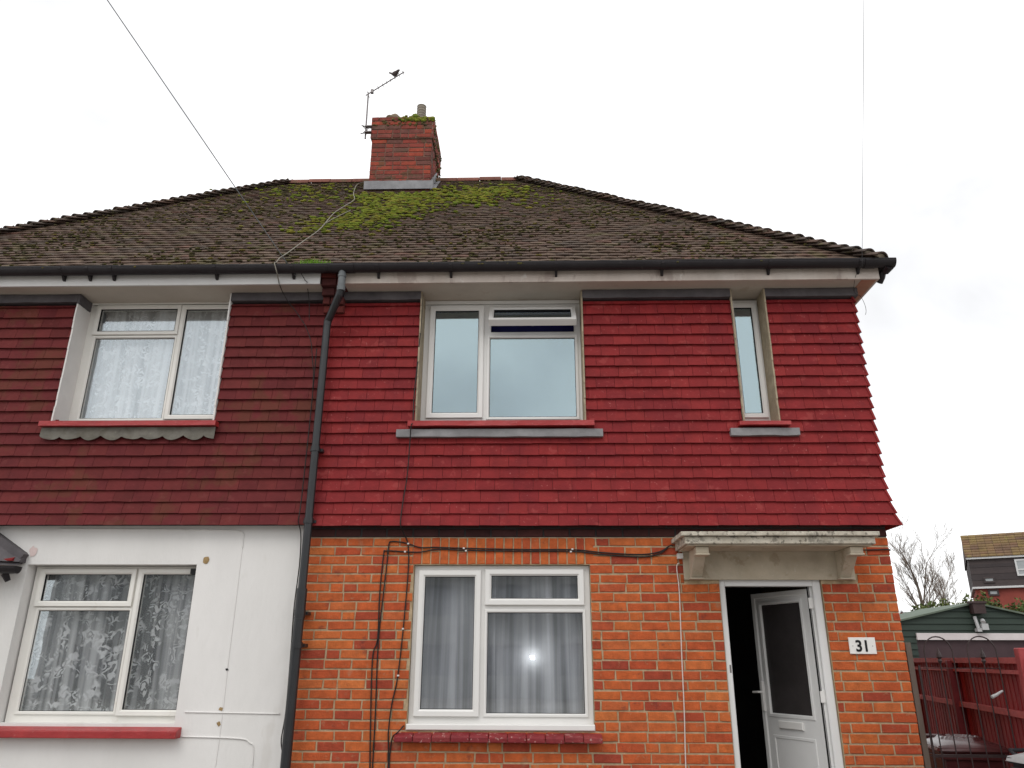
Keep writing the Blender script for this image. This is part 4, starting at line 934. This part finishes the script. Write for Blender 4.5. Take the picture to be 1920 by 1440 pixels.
# painted-over cables and repairs on the render
def pcable(pts, r=.004, label='', m='render'):
    return cable('wall_cable', pts, r, m, label)
pcable([(-4.12, -.004, 2.655), (-3.4, -.004, 2.648), (-2.95, -.004, 2.645), (-2.60, -.004, 2.64), (-2.50, -.004, 2.62), (-2.49, -.004, 2.55), (-2.487, -.004, 2.49)], .005, 'white painted cable under the maroon tiles, bending down above the brown patch')
pcable([(-2.79, -.004, 1.19), (-2.4, -.004, 1.185), (-2.02, -.004, 1.18)], .005, 'white painted cable running level between the left sill and the downpipe')
pcable([(-2.80, -.004, 1.01), (-2.35, -.004, 1.0), (-2.24, -.004, .97), (-2.20, -.004, .88), (-2.20, -.004, .3)], .006, 'white painted cable from the end of the left red sill curving down')
pcable([(-2.49, -.002, 2.5), (-2.488, -.002, 2.0), (-2.49, -.002, 1.6), (-2.485, -.002, 1.2), (-2.49, -.002, .7)], .003, 'thin vertical cable painted white on the render, right of the left window')
def blot(x, z, rx, rz, m, seed):
    mb = MB(); n = 18; V = [(x, -.0055, z)]
    for i in range(n):
        a = 2*math.pi*i/n; k = 1+.35*noise.noise(Vector((math.cos(a)*1.6+seed, math.sin(a)*1.6, 0)))*1.5
        V.append((x+rx*k*math.cos(a), -.004, z+rz*k*math.sin(a)))
    mb.add(V, [(0, 1+i, 1+(i+1) % n) for i in range(n)]); return mb
pm = mat('bare_mortar_patch', [(.36, .25, .12), (.28, .19, .09)], .95, isl=False, var=.25, vs=30, bump=.6)
blot(-2.79, 2.385, .034, .032, 0, 3).build('bare_patch', pm, G)
blot(-2.50, 1.215, .016, .014, 0, 5).build('bare_patch', pm, G)
blot(-2.505, 1.105, .016, .016, 0, 8).build('bare_patch', pm, G)
blot(-2.492, 1.51, .012, .011, 0, 8).build('bare_patch', 'seal', G)
pk = mat('faint_red_overspray', [(.62, .50, .48)], .9, isl=False, var=.1)
blot(-4.31, 2.46, .03, .05, 0, 13).build('paint_smear', pk, G)

# ------------------------------------------------------------------ tv aerial and bird
t = thing('tv_aerial', 'rusty television aerial strapped to the left side of the chimney', 'aerial', (-2.40, 2.60, 8.75))
mb = MB(); mb.tube([(-2.395, 2.56, 8.72), (-2.405, 2.56, 9.55)], .012, 8); mb.build('mast', 'metal', t)
mb = MB(); mb.box(-2.40, -2.30, 2.50, 2.56, 8.80, 8.815); mb.box(-2.40, -2.30, 2.50, 2.56, 8.90, 8.915); mb.tube([(-2.45, 2.50, 8.91), (-2.32, 2.54, 8.89)], .008, 6); mb.tube([(-2.46, 2.52, 8.78), (-2.33, 2.54, 8.82)], .008, 6); mb.tube([(-2.44, 2.52, 8.92), (-2.34, 2.52, 8.80)], .007, 6)
mb.tube([(-2.42, 2.52, 8.80), (-2.31, 2.53, 8.92)], .006, 6); mb.build('mast_bracket', 'metal', t)
a = Vector((-2.45, 2.60, 9.535)); b = Vector((-1.80, 2.14, 9.545))
mb = MB(); mb.tube([a, b], .009, 6); mb.build('boom', 'metal', t)
dd = (b-a).normalized(); cs = dd.cross(Vector((0, 0, 1))).normalized()
for i, f_ in enumerate((.06, .17, .33, .45, .55, .65, .76, .87, .97)):
    q = a.lerp(b, f_); l = .045 if i else .09
    mb = MB(); mb.tube([q-cs*l*.35-Vector((0, 0, l*.5)), q+cs*l*.35+Vector((0, 0, l*.5))], .005, 5)
    if i == 1: mb.box(q.x-.02, q.x+.02, q.y-.02, q.y+.02, q.z-.03, q.z+.03)
    mb.build('element', 'metal', t)
# bird
bq = a.lerp(b, .76)+Vector((0, 0, .010))
bm = bmesh.new(); vs = []
sk = [((0, 0, .055), .034), ((.022, -.012, .07), .034), ((.042, -.022, .085), .022), ((.055, -.028, .098), .020), ((.068, -.034, .098), .010), ((.080, -.038, .094), .003),
      ((-.03, .012, .065), .026), ((-.055, .026, .09), .014), ((-.085, .04, .115), .013), ((-.10, .046, .125), .010), ((.004, -.012, .02), .006), ((.004, -.012, .0), .003), ((-.006, .010, .02), .006), ((-.006, .010, .0), .003)]
ed = [(0, 1), (1, 2), (2, 3), (3, 4), (4, 5), (0, 6), (6, 7), (7, 8), (8, 9), (0, 10), (10, 11), (0, 12), (12, 13)]
me = bpy.data.meshes.new('bird'); me.from_pydata([tuple(Vector(c)*1.0) for c, r_ in sk], ed, [])
bo = bpy.data.objects.new('bird', me); S.collection.objects.link(bo); bo.location = bq; me.materials.append(M['bird'])
mo_ = bo.modifiers.new('skin', 'SKIN'); 
for i, (c, r_) in enumerate(sk): me.skin_vertices[0].data[i].radius = (r_, r_)
me.skin_vertices[0].data[0].use_root = True
sb = bo.modifiers.new('s', 'SUBSURF'); sb.levels = 2; sb.render_levels = 2
tag(bo, 'small dark bird perched on the aerial boom with its tail raised', 'bird')

# ------------------------------------------------------------------ right side: fence, gate, bins
F0 = Vector((3.79, 0, 0)); F1 = Vector((5.28, 6.65, 0)); fd = (F1-F0).normalized(); fn = Vector((fd.y, -fd.x, 0))  # fn points away from the house
FE = F0-fd*.0
fe = thing('timber_fence', 'red stained close board fence along the side passage', 'fence', tuple(F0))
def fpt(s, n_, z): q = F0+fd*s+fn*n_; return (q.x, q.y, z)
mb = MB(); s = -1.6
while s < 6.5:
    w_ = .098; t0 = .020
    mb.hexa([fpt(s, .03, .05), fpt(s+w_+.012, .036, .05), fpt(s+w_+.012, .044, .05), fpt(s, .05, .05), fpt(s, .03, 1.585+ri(-.004, .004)), fpt(s+w_+.012, .036, 1.585), fpt(s+w_+.012, .044, 1.585), fpt(s, .05, 1.585)]); s += w_
mb.build('boards', 'fence', fe)
for (z, h, d_) in ((1.578, .045, .05), (1.50, .03, .045), (1.185, .045, .05), (.45, .06, .05)):
    mb = MB(); mb.hexa([fpt(-1.6, -.02, z), fpt(6.4, -.02, z), fpt(6.4, .03, z), fpt(-1.6, .03, z), fpt(-1.6, -.02, z+h), fpt(6.4, -.02, z+h), fpt(6.4, .03, z+h), fpt(-1.6, .03, z+h)]); mb.build('rail', 'fence_rail', fe)
for s, tz, ww, m_ in ((1.48, 1.60, .085, 'post_dark'), (3.3, 1.6, .09, 'post_dark'), (5.1, 1.6, .09, 'post_dark'), (-.47, 1.69, .10, 'fence_rail'), (-1.6, 1.6, .09, 'post_dark')):
    mb = MB(); mb.hexa([fpt(s, -.055, 0), fpt(s+ww, -.055, 0), fpt(s+ww, .03, 0), fpt(s, .03, 0), fpt(s, -.055, tz), fpt(s+ww, -.055, tz), fpt(s+ww, .03, tz), fpt(s, .03, tz)])
    o = mb.build('post', m_, fe); bv = o.modifiers.new('b', 'BEVEL'); bv.width = .006
ga = thing('garden_gate', 'black iron side gate with two arched tops and finials', 'gate', (3.1, .02, 0))
mb = MB(); yg = .02
xs = [3.10, 3.162, 3.274, 3.385, 3.506, 3.620, 3.735]
for i, x in enumerate(xs):
    top = {0: 1.56, 2: 1.585, 5: 1.585}.get(i, 1.66); mb.tube([(x, yg, .12), (x, yg, top)], .0048 if i else .009, 6)
mb.build('bars', 'iron', ga)
for (a_, b_) in ((3.162, 3.385), (3.506, 3.735)):
    mb = MB(); c = (a_+b_)/2; r_ = (b_-a_)/2; mb.tube([(c+r_*math.cos(R(180-k*15)), yg, 1.66+r_*1.08*math.sin(R(k*15))) for k in range(13)], .0055, 6); mb.build('arch', 'iron', ga)
    mb = MB()
    for (dz, r1) in ((0, .006), (.02, .018), (.04, .010), (.055, .022), (.085, .008), (.11, .002)): pass
    mb.tube([(c, yg, 1.575), (c, yg, 1.595), (c, yg, 1.61), (c, yg, 1.625), (c, yg, 1.65), (c, yg, 1.675), (c, yg, 1.70)], [.007, .017, .010, .022, .017, .007, .001], 8); mb.build('finial', 'iron', ga)
mb = MB(); mb.box(3.09, 3.75, yg-.004, yg+.004, 1.538, 1.544); mb.box(3.09, 3.75, yg-.006, yg+.006, .895, .915); mb.box(3.09, 3.75, yg-.006, yg+.006, .14, .16); mb.build('rail', 'iron', ga)
mb = MB(); mb.tube([(3.70, -.02, 1.375), (3.64, -.03, 1.345), (3.60, -.035, 1.33)], [.008, .012, .014], 8); mb.build('latch', 'bin_pale', ga)
o = MB().box(3.012, 3.055, .0, .05, 0, 1.735).build('gate_post', 'gatepost'); tag(o, 'grey weathered timber post fixed against the brick corner', 'post')
def wheelie(name, label, cx, cy, w_, d_, h, mb_, ml_, rot=0, grp=None):
    t = thing(name, label, 'bin', (cx, cy, 0), grp)
    c, s_ = math.cos(rot), math.sin(rot)
    def fin(o):
        for v in o.data.vertices: x, y = v.co.x, v.co.y; v.co.x = cx+x*c-y*s_; v.co.y = cy+x*s_+y*c
        return o
    mb = MB(); k = .82
    mb.hexa([(-w_/2*k, -d_/2*k, .06), (w_/2*k, -d_/2*k, .06), (w_/2*k, d_/2, .06), (-w_/2*k, d_/2, .06), (-w_/2, -d_/2, h-.06), (w_/2, -d_/2, h-.06), (w_/2, d_/2, h-.06), (-w_/2, d_/2, h-.06)])
    o = fin(mb.build('body', mb_, t)); b = o.modifiers.new('b', 'BEVEL'); b.width = .02; b.segments = 3
    mb = MB(); mb.box(-w_/2-.02, w_/2+.02, -d_/2-.02, d_/2+.01, h-.10, h-.058); mb.box(-w_/2-.012, w_/2+.012, -d_/2-.012, d_/2, h-.15, h-.125)
    o = fin(mb.build('rim', mb_, t)); b = o.modifiers.new('b', 'BEVEL'); b.width = .006; b.segments = 2
    mb = MB(); nx_, ny_ = 28, 28; V = []
    for j in range(ny_+1):
        for i in range(nx_+1):
            u, v = i/nx_*2-1, j/ny_*2-1; e_ = max(abs(u), abs(v)); rad_ = math.hypot(u, v)
            z = h-.055+.055*(1-abs(u)**3)*(1-abs(v)**3)+ (.016 if .50 < rad_ < .62 else 0)-(.0 if rad_ > .5 else .006)
            if e_ > .98: z = h-.085
            V.append((u*(w_/2+.03), v*(d_/2+.03), z))
    mb.add(V, [(j*(nx_+1)+i, j*(nx_+1)+i+1, (j+1)*(nx_+1)+i+1, (j+1)*(nx_+1)+i) for j in range(ny_) for i in range(nx_)])
    fin(mb.build('lid', ml_, t, smooth=True, recalc=False))
    mb = MB(); mb.tube([(-w_/2+.05, d_/2, h-.05), (-w_/2+.05, d_/2+.06, h-.02), (w_/2-.05, d_/2+.06, h-.02), (w_/2-.05, d_/2, h-.05)], .014, 8); fin(mb.build('handle', mb_, t))
    for x in (-w_/2*.8, w_/2*.8-.04):
        mb = MB(); mb.tube([(x, d_/2-.02, .09), (x+.04, d_/2-.02, .09)], .09, 16); fin(mb.build('wheel', 'seal', t))
wheelie('wheelie_bin', 'maroon wheelie bin with a ringed domed lid behind the iron gate', 3.56, .50, .48, .50, 1.0, 'bin_red', 'bin_red', R(-8))
wheelie('wheelie_bin', 'charcoal ribbed bin with pale grey lid at the lower right corner', 3.78, -.42, .42, .46, .985, 'bin_dark', 'bin_pale', R(6))

# ------------------------------------------------------------------ garage
ga = thing('garage', 'dark green clapboard garage with shallow gable and white door head', 'garage', (8.3, 8.5, 0))
gx0, gx1, gy, ax_, az = 6.35, 10.25, 8.5, 8.30, 2.60; ez = 2.60-.222*(ax_-gx0)
mb = MB(); z = .0
def roofz(x): return az-.222*abs(x-ax_)
while z < az:
    # board between z and z+.115, clipped to the gable and the door opening
    z1 = min(z+.112, az); xs_ = max(gx0, ax_-(az-z)/.222); xe = min(gx1, ax_+(az-z)/.222); xs2 = max(gx0, ax_-(az-z1)/.222); xe2 = min(gx1, ax_+(az-z1)/.222)
    rng = [(xs_, xe, xs2, xe2)]
    if z < 1.95: rng = [(xs_, 7.13, xs2, 7.13), (9.6, xe, 9.6, xe2)]
    for a_, b_, c_, d_ in rng:
        mb.hexa([(a_, gy-.03, z), (b_, gy-.03, z), (b_, gy+.03, z), (a_, gy+.03, z), (c_, gy-.008, z1), (d_, gy-.008, z1), (d_, gy+.03, z1), (c_, gy+.03, z1)])
    z += .112
mb.build('clapboard', 'clapboard', ga)
MB().box(gx0, gx1, gy+.03, gy+2, 0, ez).build('wall', 'clapboard', ga)
mb = MB()
mb.hexa([(gx0-.15, gy-.08, roofz(gx0-.15)), (ax_, gy-.08, az), (ax_, gy+2, az), (gx0-.15, gy+2, roofz(gx0-.15)), (gx0-.15, gy-.08, roofz(gx0-.15)+.03), (ax_, gy-.08, az+.03), (ax_, gy+2, az+.03), (gx0-.15, gy+2, roofz(gx0-.15)+.03)])
mb.hexa([(ax_, gy-.08, az), (gx1+.15, gy-.08, roofz(gx1+.15)), (gx1+.15, gy+2, roofz(gx1+.15)), (ax_, gy+2, az), (ax_, gy-.08, az+.03), (gx1+.15, gy-.08, roofz(gx1+.15)+.03), (gx1+.15, gy+2, roofz(gx1+.15)+.03), (ax_, gy+2, az+.03)])
mb.build('roof', 'felt', ga)
MB().box(7.13, 9.6, gy-.06, gy+.02, 1.955, 2.075).build('door_head', 'white_paint', ga)
mb = MB()
for i in range(5): mb.box(7.13, 9.6, gy+.0, gy+.025, 1.95-.39*(i+1)+.008, 1.95-.39*i)
mb.build('garage_door', 'dark_door', ga)
t = thing('security_light', 'pale floodlight and sensor under the apex of the green garage', 'lamp', (8.32, 8.4, 2.2))
mb = MB(); mb.box(8.20, 8.42, 8.32, 8.468, 2.42, 2.60); mb.box(8.17, 8.45, 8.30, 8.47, 2.6, 2.64); mb.build('housing', mat('dark_lamp_box', [(.05, .03, .03)], .6, var=.2), t)
mb = MB(); mb.tube([(8.24, 8.42, 2.37), (8.25, 8.38, 2.15)], .03, 8); mb.tube([(8.36, 8.40, 2.30), (8.34, 8.34, 2.26)], .04, 10); mb.box(8.22, 8.30, 8.36, 8.46, 2.10, 2.16); mb.box(8.30, 8.42, 8.34, 8.44, 2.13, 2.24); mb.build('floodlight', 'bin_pale', t)

# ------------------------------------------------------------------ houses behind
bh = thing('brick_house', 'tall far house at the right edge, mossy roof over dark hung slates and red brick', 'house', (22, 28, 1.9))
U = Vector((1, -.52, 0)).normalized(); Vn = Vector((.52, 1, 0)).normalized(); O = Vector((19.45, 28.3, 0)); Wd = 7
def hp(u, v, z): q = O+U*u+Vn*v; return (q.x, q.y, z)
def hbox(mb, u0, u1, v0, v1, z0, z1): return mb.hexa([hp(u0, v0, z0), hp(u1, v0, z0), hp(u1, v1, z0), hp(u0, v1, z0), hp(u0, v0, z1), hp(u1, v0, z1), hp(u1, v1, z1), hp(u0, v1, z1)])
hbox(MB(), 0, Wd, 0, 6, 1, 4.55).build('wall', 'far_brick', bh)
mb = MB()
for k in range(9): hbox(mb, -.06, Wd, -.10-.012*(k % 2 == 0), 6, 4.62+k*.137, 4.62+(k+1)*.137)
mb.build('upper_wall', 'far_slate', bh)
hbox(MB(), -.10, Wd, -.16, 6, 4.545, 4.625).build('band', 'far_white', bh)
hbox(MB(), -.12, Wd, -.22, 0, 5.80, 5.88).build('fascia', 'far_white', bh)
mb = MB(); n = 9
for k in range(n):
    v0, v1 = -.25+k*.145, -.25+(k+1)*.145+.03; z0, z1 = 5.88+k*.125, 5.88+(k+1)*.125
    u = -.15
    while u < Wd:
        l = .3; mb.hexa([hp(u, v0, z0), hp(u+l-.01, v0, z0), hp(u+l-.01, v1, z1), hp(u, v1, z1), hp(u, v0, z0+.05), hp(u+l-.01, v0, z0+.05), hp(u+l-.01, v1, z1+.02), hp(u, v1, z1+.02)]); u += l
rf = mb.build('roof', 'far_tile', bh)
mb = MB(); mb.add([hp(-.12, -.2, 5.9), hp(-.12, 1.05, 7.0), hp(-.12, 6, 5.9), hp(Wd, -.2, 5.9), hp(Wd, 1.05, 7.0), hp(Wd, 6, 5.9)], [(0, 1, 2), (3, 5, 4), (0, 3, 4, 1), (1, 4, 5, 2), (0, 2, 5, 3)]); mb.build('gable', 'far_slate', bh)
def hwin(u0, u1, z0, z1, fm='far_white', v=-.13):
    mb = MB(); f = .07
    hbox(mb, u0, u1, v-.03, v+.02, z0, z0+f); hbox(mb, u0, u1, v-.03, v+.02, z1-f, z1); hbox(mb, u0, u0+f, v-.03, v+.02, z0+f, z1-f); hbox(mb, u1-f, u1, v-.03, v+.02, z0+f, z1-f)
    if z1-z0 > .5: hbox(mb, u0+f, u1-f, v-.03, v+.02, z0+(z1-z0)*.33, z0+(z1-z0)*.33+.06)
    o = mb.build('window', fm, bh); hbox(MB(), u0+f, u1-f, v-.01, v, z0+f, z1-f).build('pane', mat('far_pane', [(.35, .37, .38)], .3, var=.1, bump=0), o)
hwin(1.66, 2.5, 5.02, 5.72); hwin(.38, .80, 4.78, 5.03, 'far_slate'); hwin(.46, .86, 4.24, 4.5, 'far_slate', -.03); hwin(2.2, 2.8, 3.9, 4.48, 'far_slate', -.03)
fh = thing('gabled_house', 'tiny far white gabled house just right of the brick corner', 'house', (95.2, 200, 9))
mb = MB(); cx, cy = 95.3, 200
mb.box(cx-1.0, cx+1.0, cy, cy+7, 6, 12.3); mb.add([(cx-1, cy, 12.3), (cx+1, cy, 12.3), (cx, cy, 13.2), (cx-1, cy+7, 12.3), (cx+1, cy+7, 12.3), (cx, cy+7, 13.2)], [(0, 1, 2), (3, 5, 4), (0, 2, 5, 3), (1, 4, 5, 2)]); mb.build('wall', 'far_brick', fh)
mb = MB(); mb.prism([(cx-1.4, 12.1), (cx, 13.45), (cx+1.4, 12.1), (cx+1.4, 12.4), (cx, 13.75), (cx-1.4, 12.4)], cy-.3, cy+7.2, 'y'); mb.build('roof', 'far_white', fh)

# ------------------------------------------------------------------ trees, hedge
def bare_tree(label, base, h, spread, seed, lean=0):
    rnd = random.Random(seed); t = thing('bare_tree', label, 'tree', base, 'bare winter trees behind the garage')
    tr = MB(); tw = MB()
    def grow(p, d, l, r_, depth):
        pts = [p]; rad = [r_]; n = 5
        for i in range(n):
            d = (d+Vector((rnd.uniform(-.09, .09), rnd.uniform(-.09, .09), rnd.uniform(0, .09)))).normalized()
            p = p+d*(l/n); pts.append(p); rad.append(r_*(1-.55*(i+1)/n))
            if depth < 4 and (i >= 1 or depth):
                for q in range(2):
                    if rnd.random() < (.95 if depth == 0 else .52):
                        az_ = rnd.uniform(0, 6.28); ax = Vector((math.cos(az_), math.sin(az_)*.6, rnd.uniform(-.05, .3)))
                        nd_ = (d*.85+ax*.66*spread).normalized(); grow(p, nd_, l*rnd.uniform(.42, .66), max(.0055, rad[-1]*.6), depth+1)
        (tr if depth < 2 else tw).tube(pts, rad, 6 if depth < 2 else 3, cap=False)
    grow(Vector(base), Vector((lean, 0, 1)), h*.62, h*.020, 0)
    tr.build('trunk', 'bark', t); tw.build('crown', 'bark', t)
bare_tree('bare wide tree rising nearer the brick corner, the taller of two', (15.45, 25, 1.9), 4.5, .85, 4, .03)
bare_tree('smaller leafless tree between the tall one and the far house', (16.75, 26, 1.9), 3.3, .8, 12, .06)
def bush(name, label, cx, cy, z0, w_, d_, h, n, seed, grp):
    rnd = random.Random(seed); mb = MB(); st = MB()
    for i in range(n):
        a = rnd.uniform(0, 6.28); e_ = rnd.random()**.5; u = e_*math.cos(a); v = e_*math.sin(a); top = math.sqrt(max(0, 1-u*u*.8))*(1+.35*noise.noise(Vector((u*3+seed, v*3, 0))))
        z = z0+h*top*rnd.random()**.4; q = Vector((cx+u*w_/2, cy+v*d_/2, z)); s1 = Vector((rnd.gauss(0, 1), rnd.gauss(0, 1), rnd.gauss(0, 1))).normalized()*rnd.uniform(.04, .10); s2 = s1.cross(Vector((rnd.gauss(0, 1), rnd.gauss(0, 1), rnd.gauss(0, 1)))).normalized()*rnd.uniform(.03, .06)
        mb.add([q-s1, q+s2, q+s1, q-s2], [(0, 1, 2, 3)])
    t = thing(name, label, 'bush', (cx, cy, z0), grp); mb.build('foliage', 'leaf', t, recalc=False)
    for i in range(5): st.tube([(cx+(i-2)*.08, cy, z0-.3), (cx+(i-2)*w_*.15, cy, z0+h*.6)], [.03, .012], 5)
    st.build('stems', 'bark', t)
gb = 'bushes behind the green garage'
bush('bush', 'olive bush at the foot of the taller bare tree', 15.2, 23.4, 1.9, 2.6, 1.4, 1.62, 2600, 2, gb)
bush('bush', 'dense green bush under the smaller bare tree', 16.9, 23.6, 1.9, 2.4, 1.4, 1.80, 2600, 5, gb)
bush('bush', 'green bush before the far house wall, left of its right window', 19.5, 24.6, 1.9, 3.0, 1.4, 1.80, 2800, 8, gb)
bush('bush', 'green bush at the right frame edge below the far house', 21.6, 24.4, 1.9, 2.8, 1.4, 1.68, 2800, 11, gb)

# houses across the street, behind the camera: mirrored in the ground floor glass
for k, (x0, x1, h, d_, m_, lb) in enumerate(((-21, -9, 5.2, -27, 'pebbledash', 'grey house across the street mirrored in the left ground floor panes'), (-6.5, 5, 5.4, -28, 'pebbledash', 'wider grey house across the street mirrored in the curtained brick house window'), (8, 19, 5.0, -27.5, 'fascia_d', 'pale house across the street facing the open door'))):
    t = thing('street_house', lb, 'house', ((x0+x1)/2, d_, 0), 'houses across the street')
    os_ = [(x0+1+i*(x1-x0-2)/3+.4, x0+1+i*(x1-x0-2)/3+2.2, z, z+1.3) for i in range(3) for z in (.9, 3.4)]
    shell(x0, x1, d_-.25, d_, 0, h, os_).build('wall', m_, t)
    MB().box(x0, x1, d_-7, d_-.3, 0, h).build('inner_wall', 'interior', t)
    c = (x0+x1)/2; y0_, y1_ = d_+.4, d_-7.4; ym = (y0_+y1_)/2
    MB().add([(x0-.4, y0_, h), (x1+.4, y0_, h), (x1+.4, y1_, h), (x0-.4, y1_, h), (x0+3, ym, h+2.9), (x1-3, ym, h+2.9)], [(0, 1, 5, 4), (1, 2, 5), (2, 3, 4, 5), (3, 0, 4), (3, 2, 1, 0)]).build('roof', 'pale_roof', t)
    for o_ in os_:
        mb = MB(); ring(mb, o_[0], o_[1], o_[2], o_[3], .07, d_-.2, d_-.12); wf = mb.build('window', 'grey_plastic', t)
        MB().box(o_[0]+.06, o_[1]-.06, d_-.17, d_-.16, o_[2]+.06, o_[3]-.06).build('pane', 'grey_plastic', wf)

# small flash lamp of the camera, seen mirrored in the ground floor glass
fl = bpy.data.lights.new('camera_flash', 'POINT'); fl.energy = 14; fl.shadow_soft_size = .038
fo = bpy.data.objects.new('camera_flash', fl); S.collection.objects.link(fo); fo.location = (.0, -6.50, 1.63)
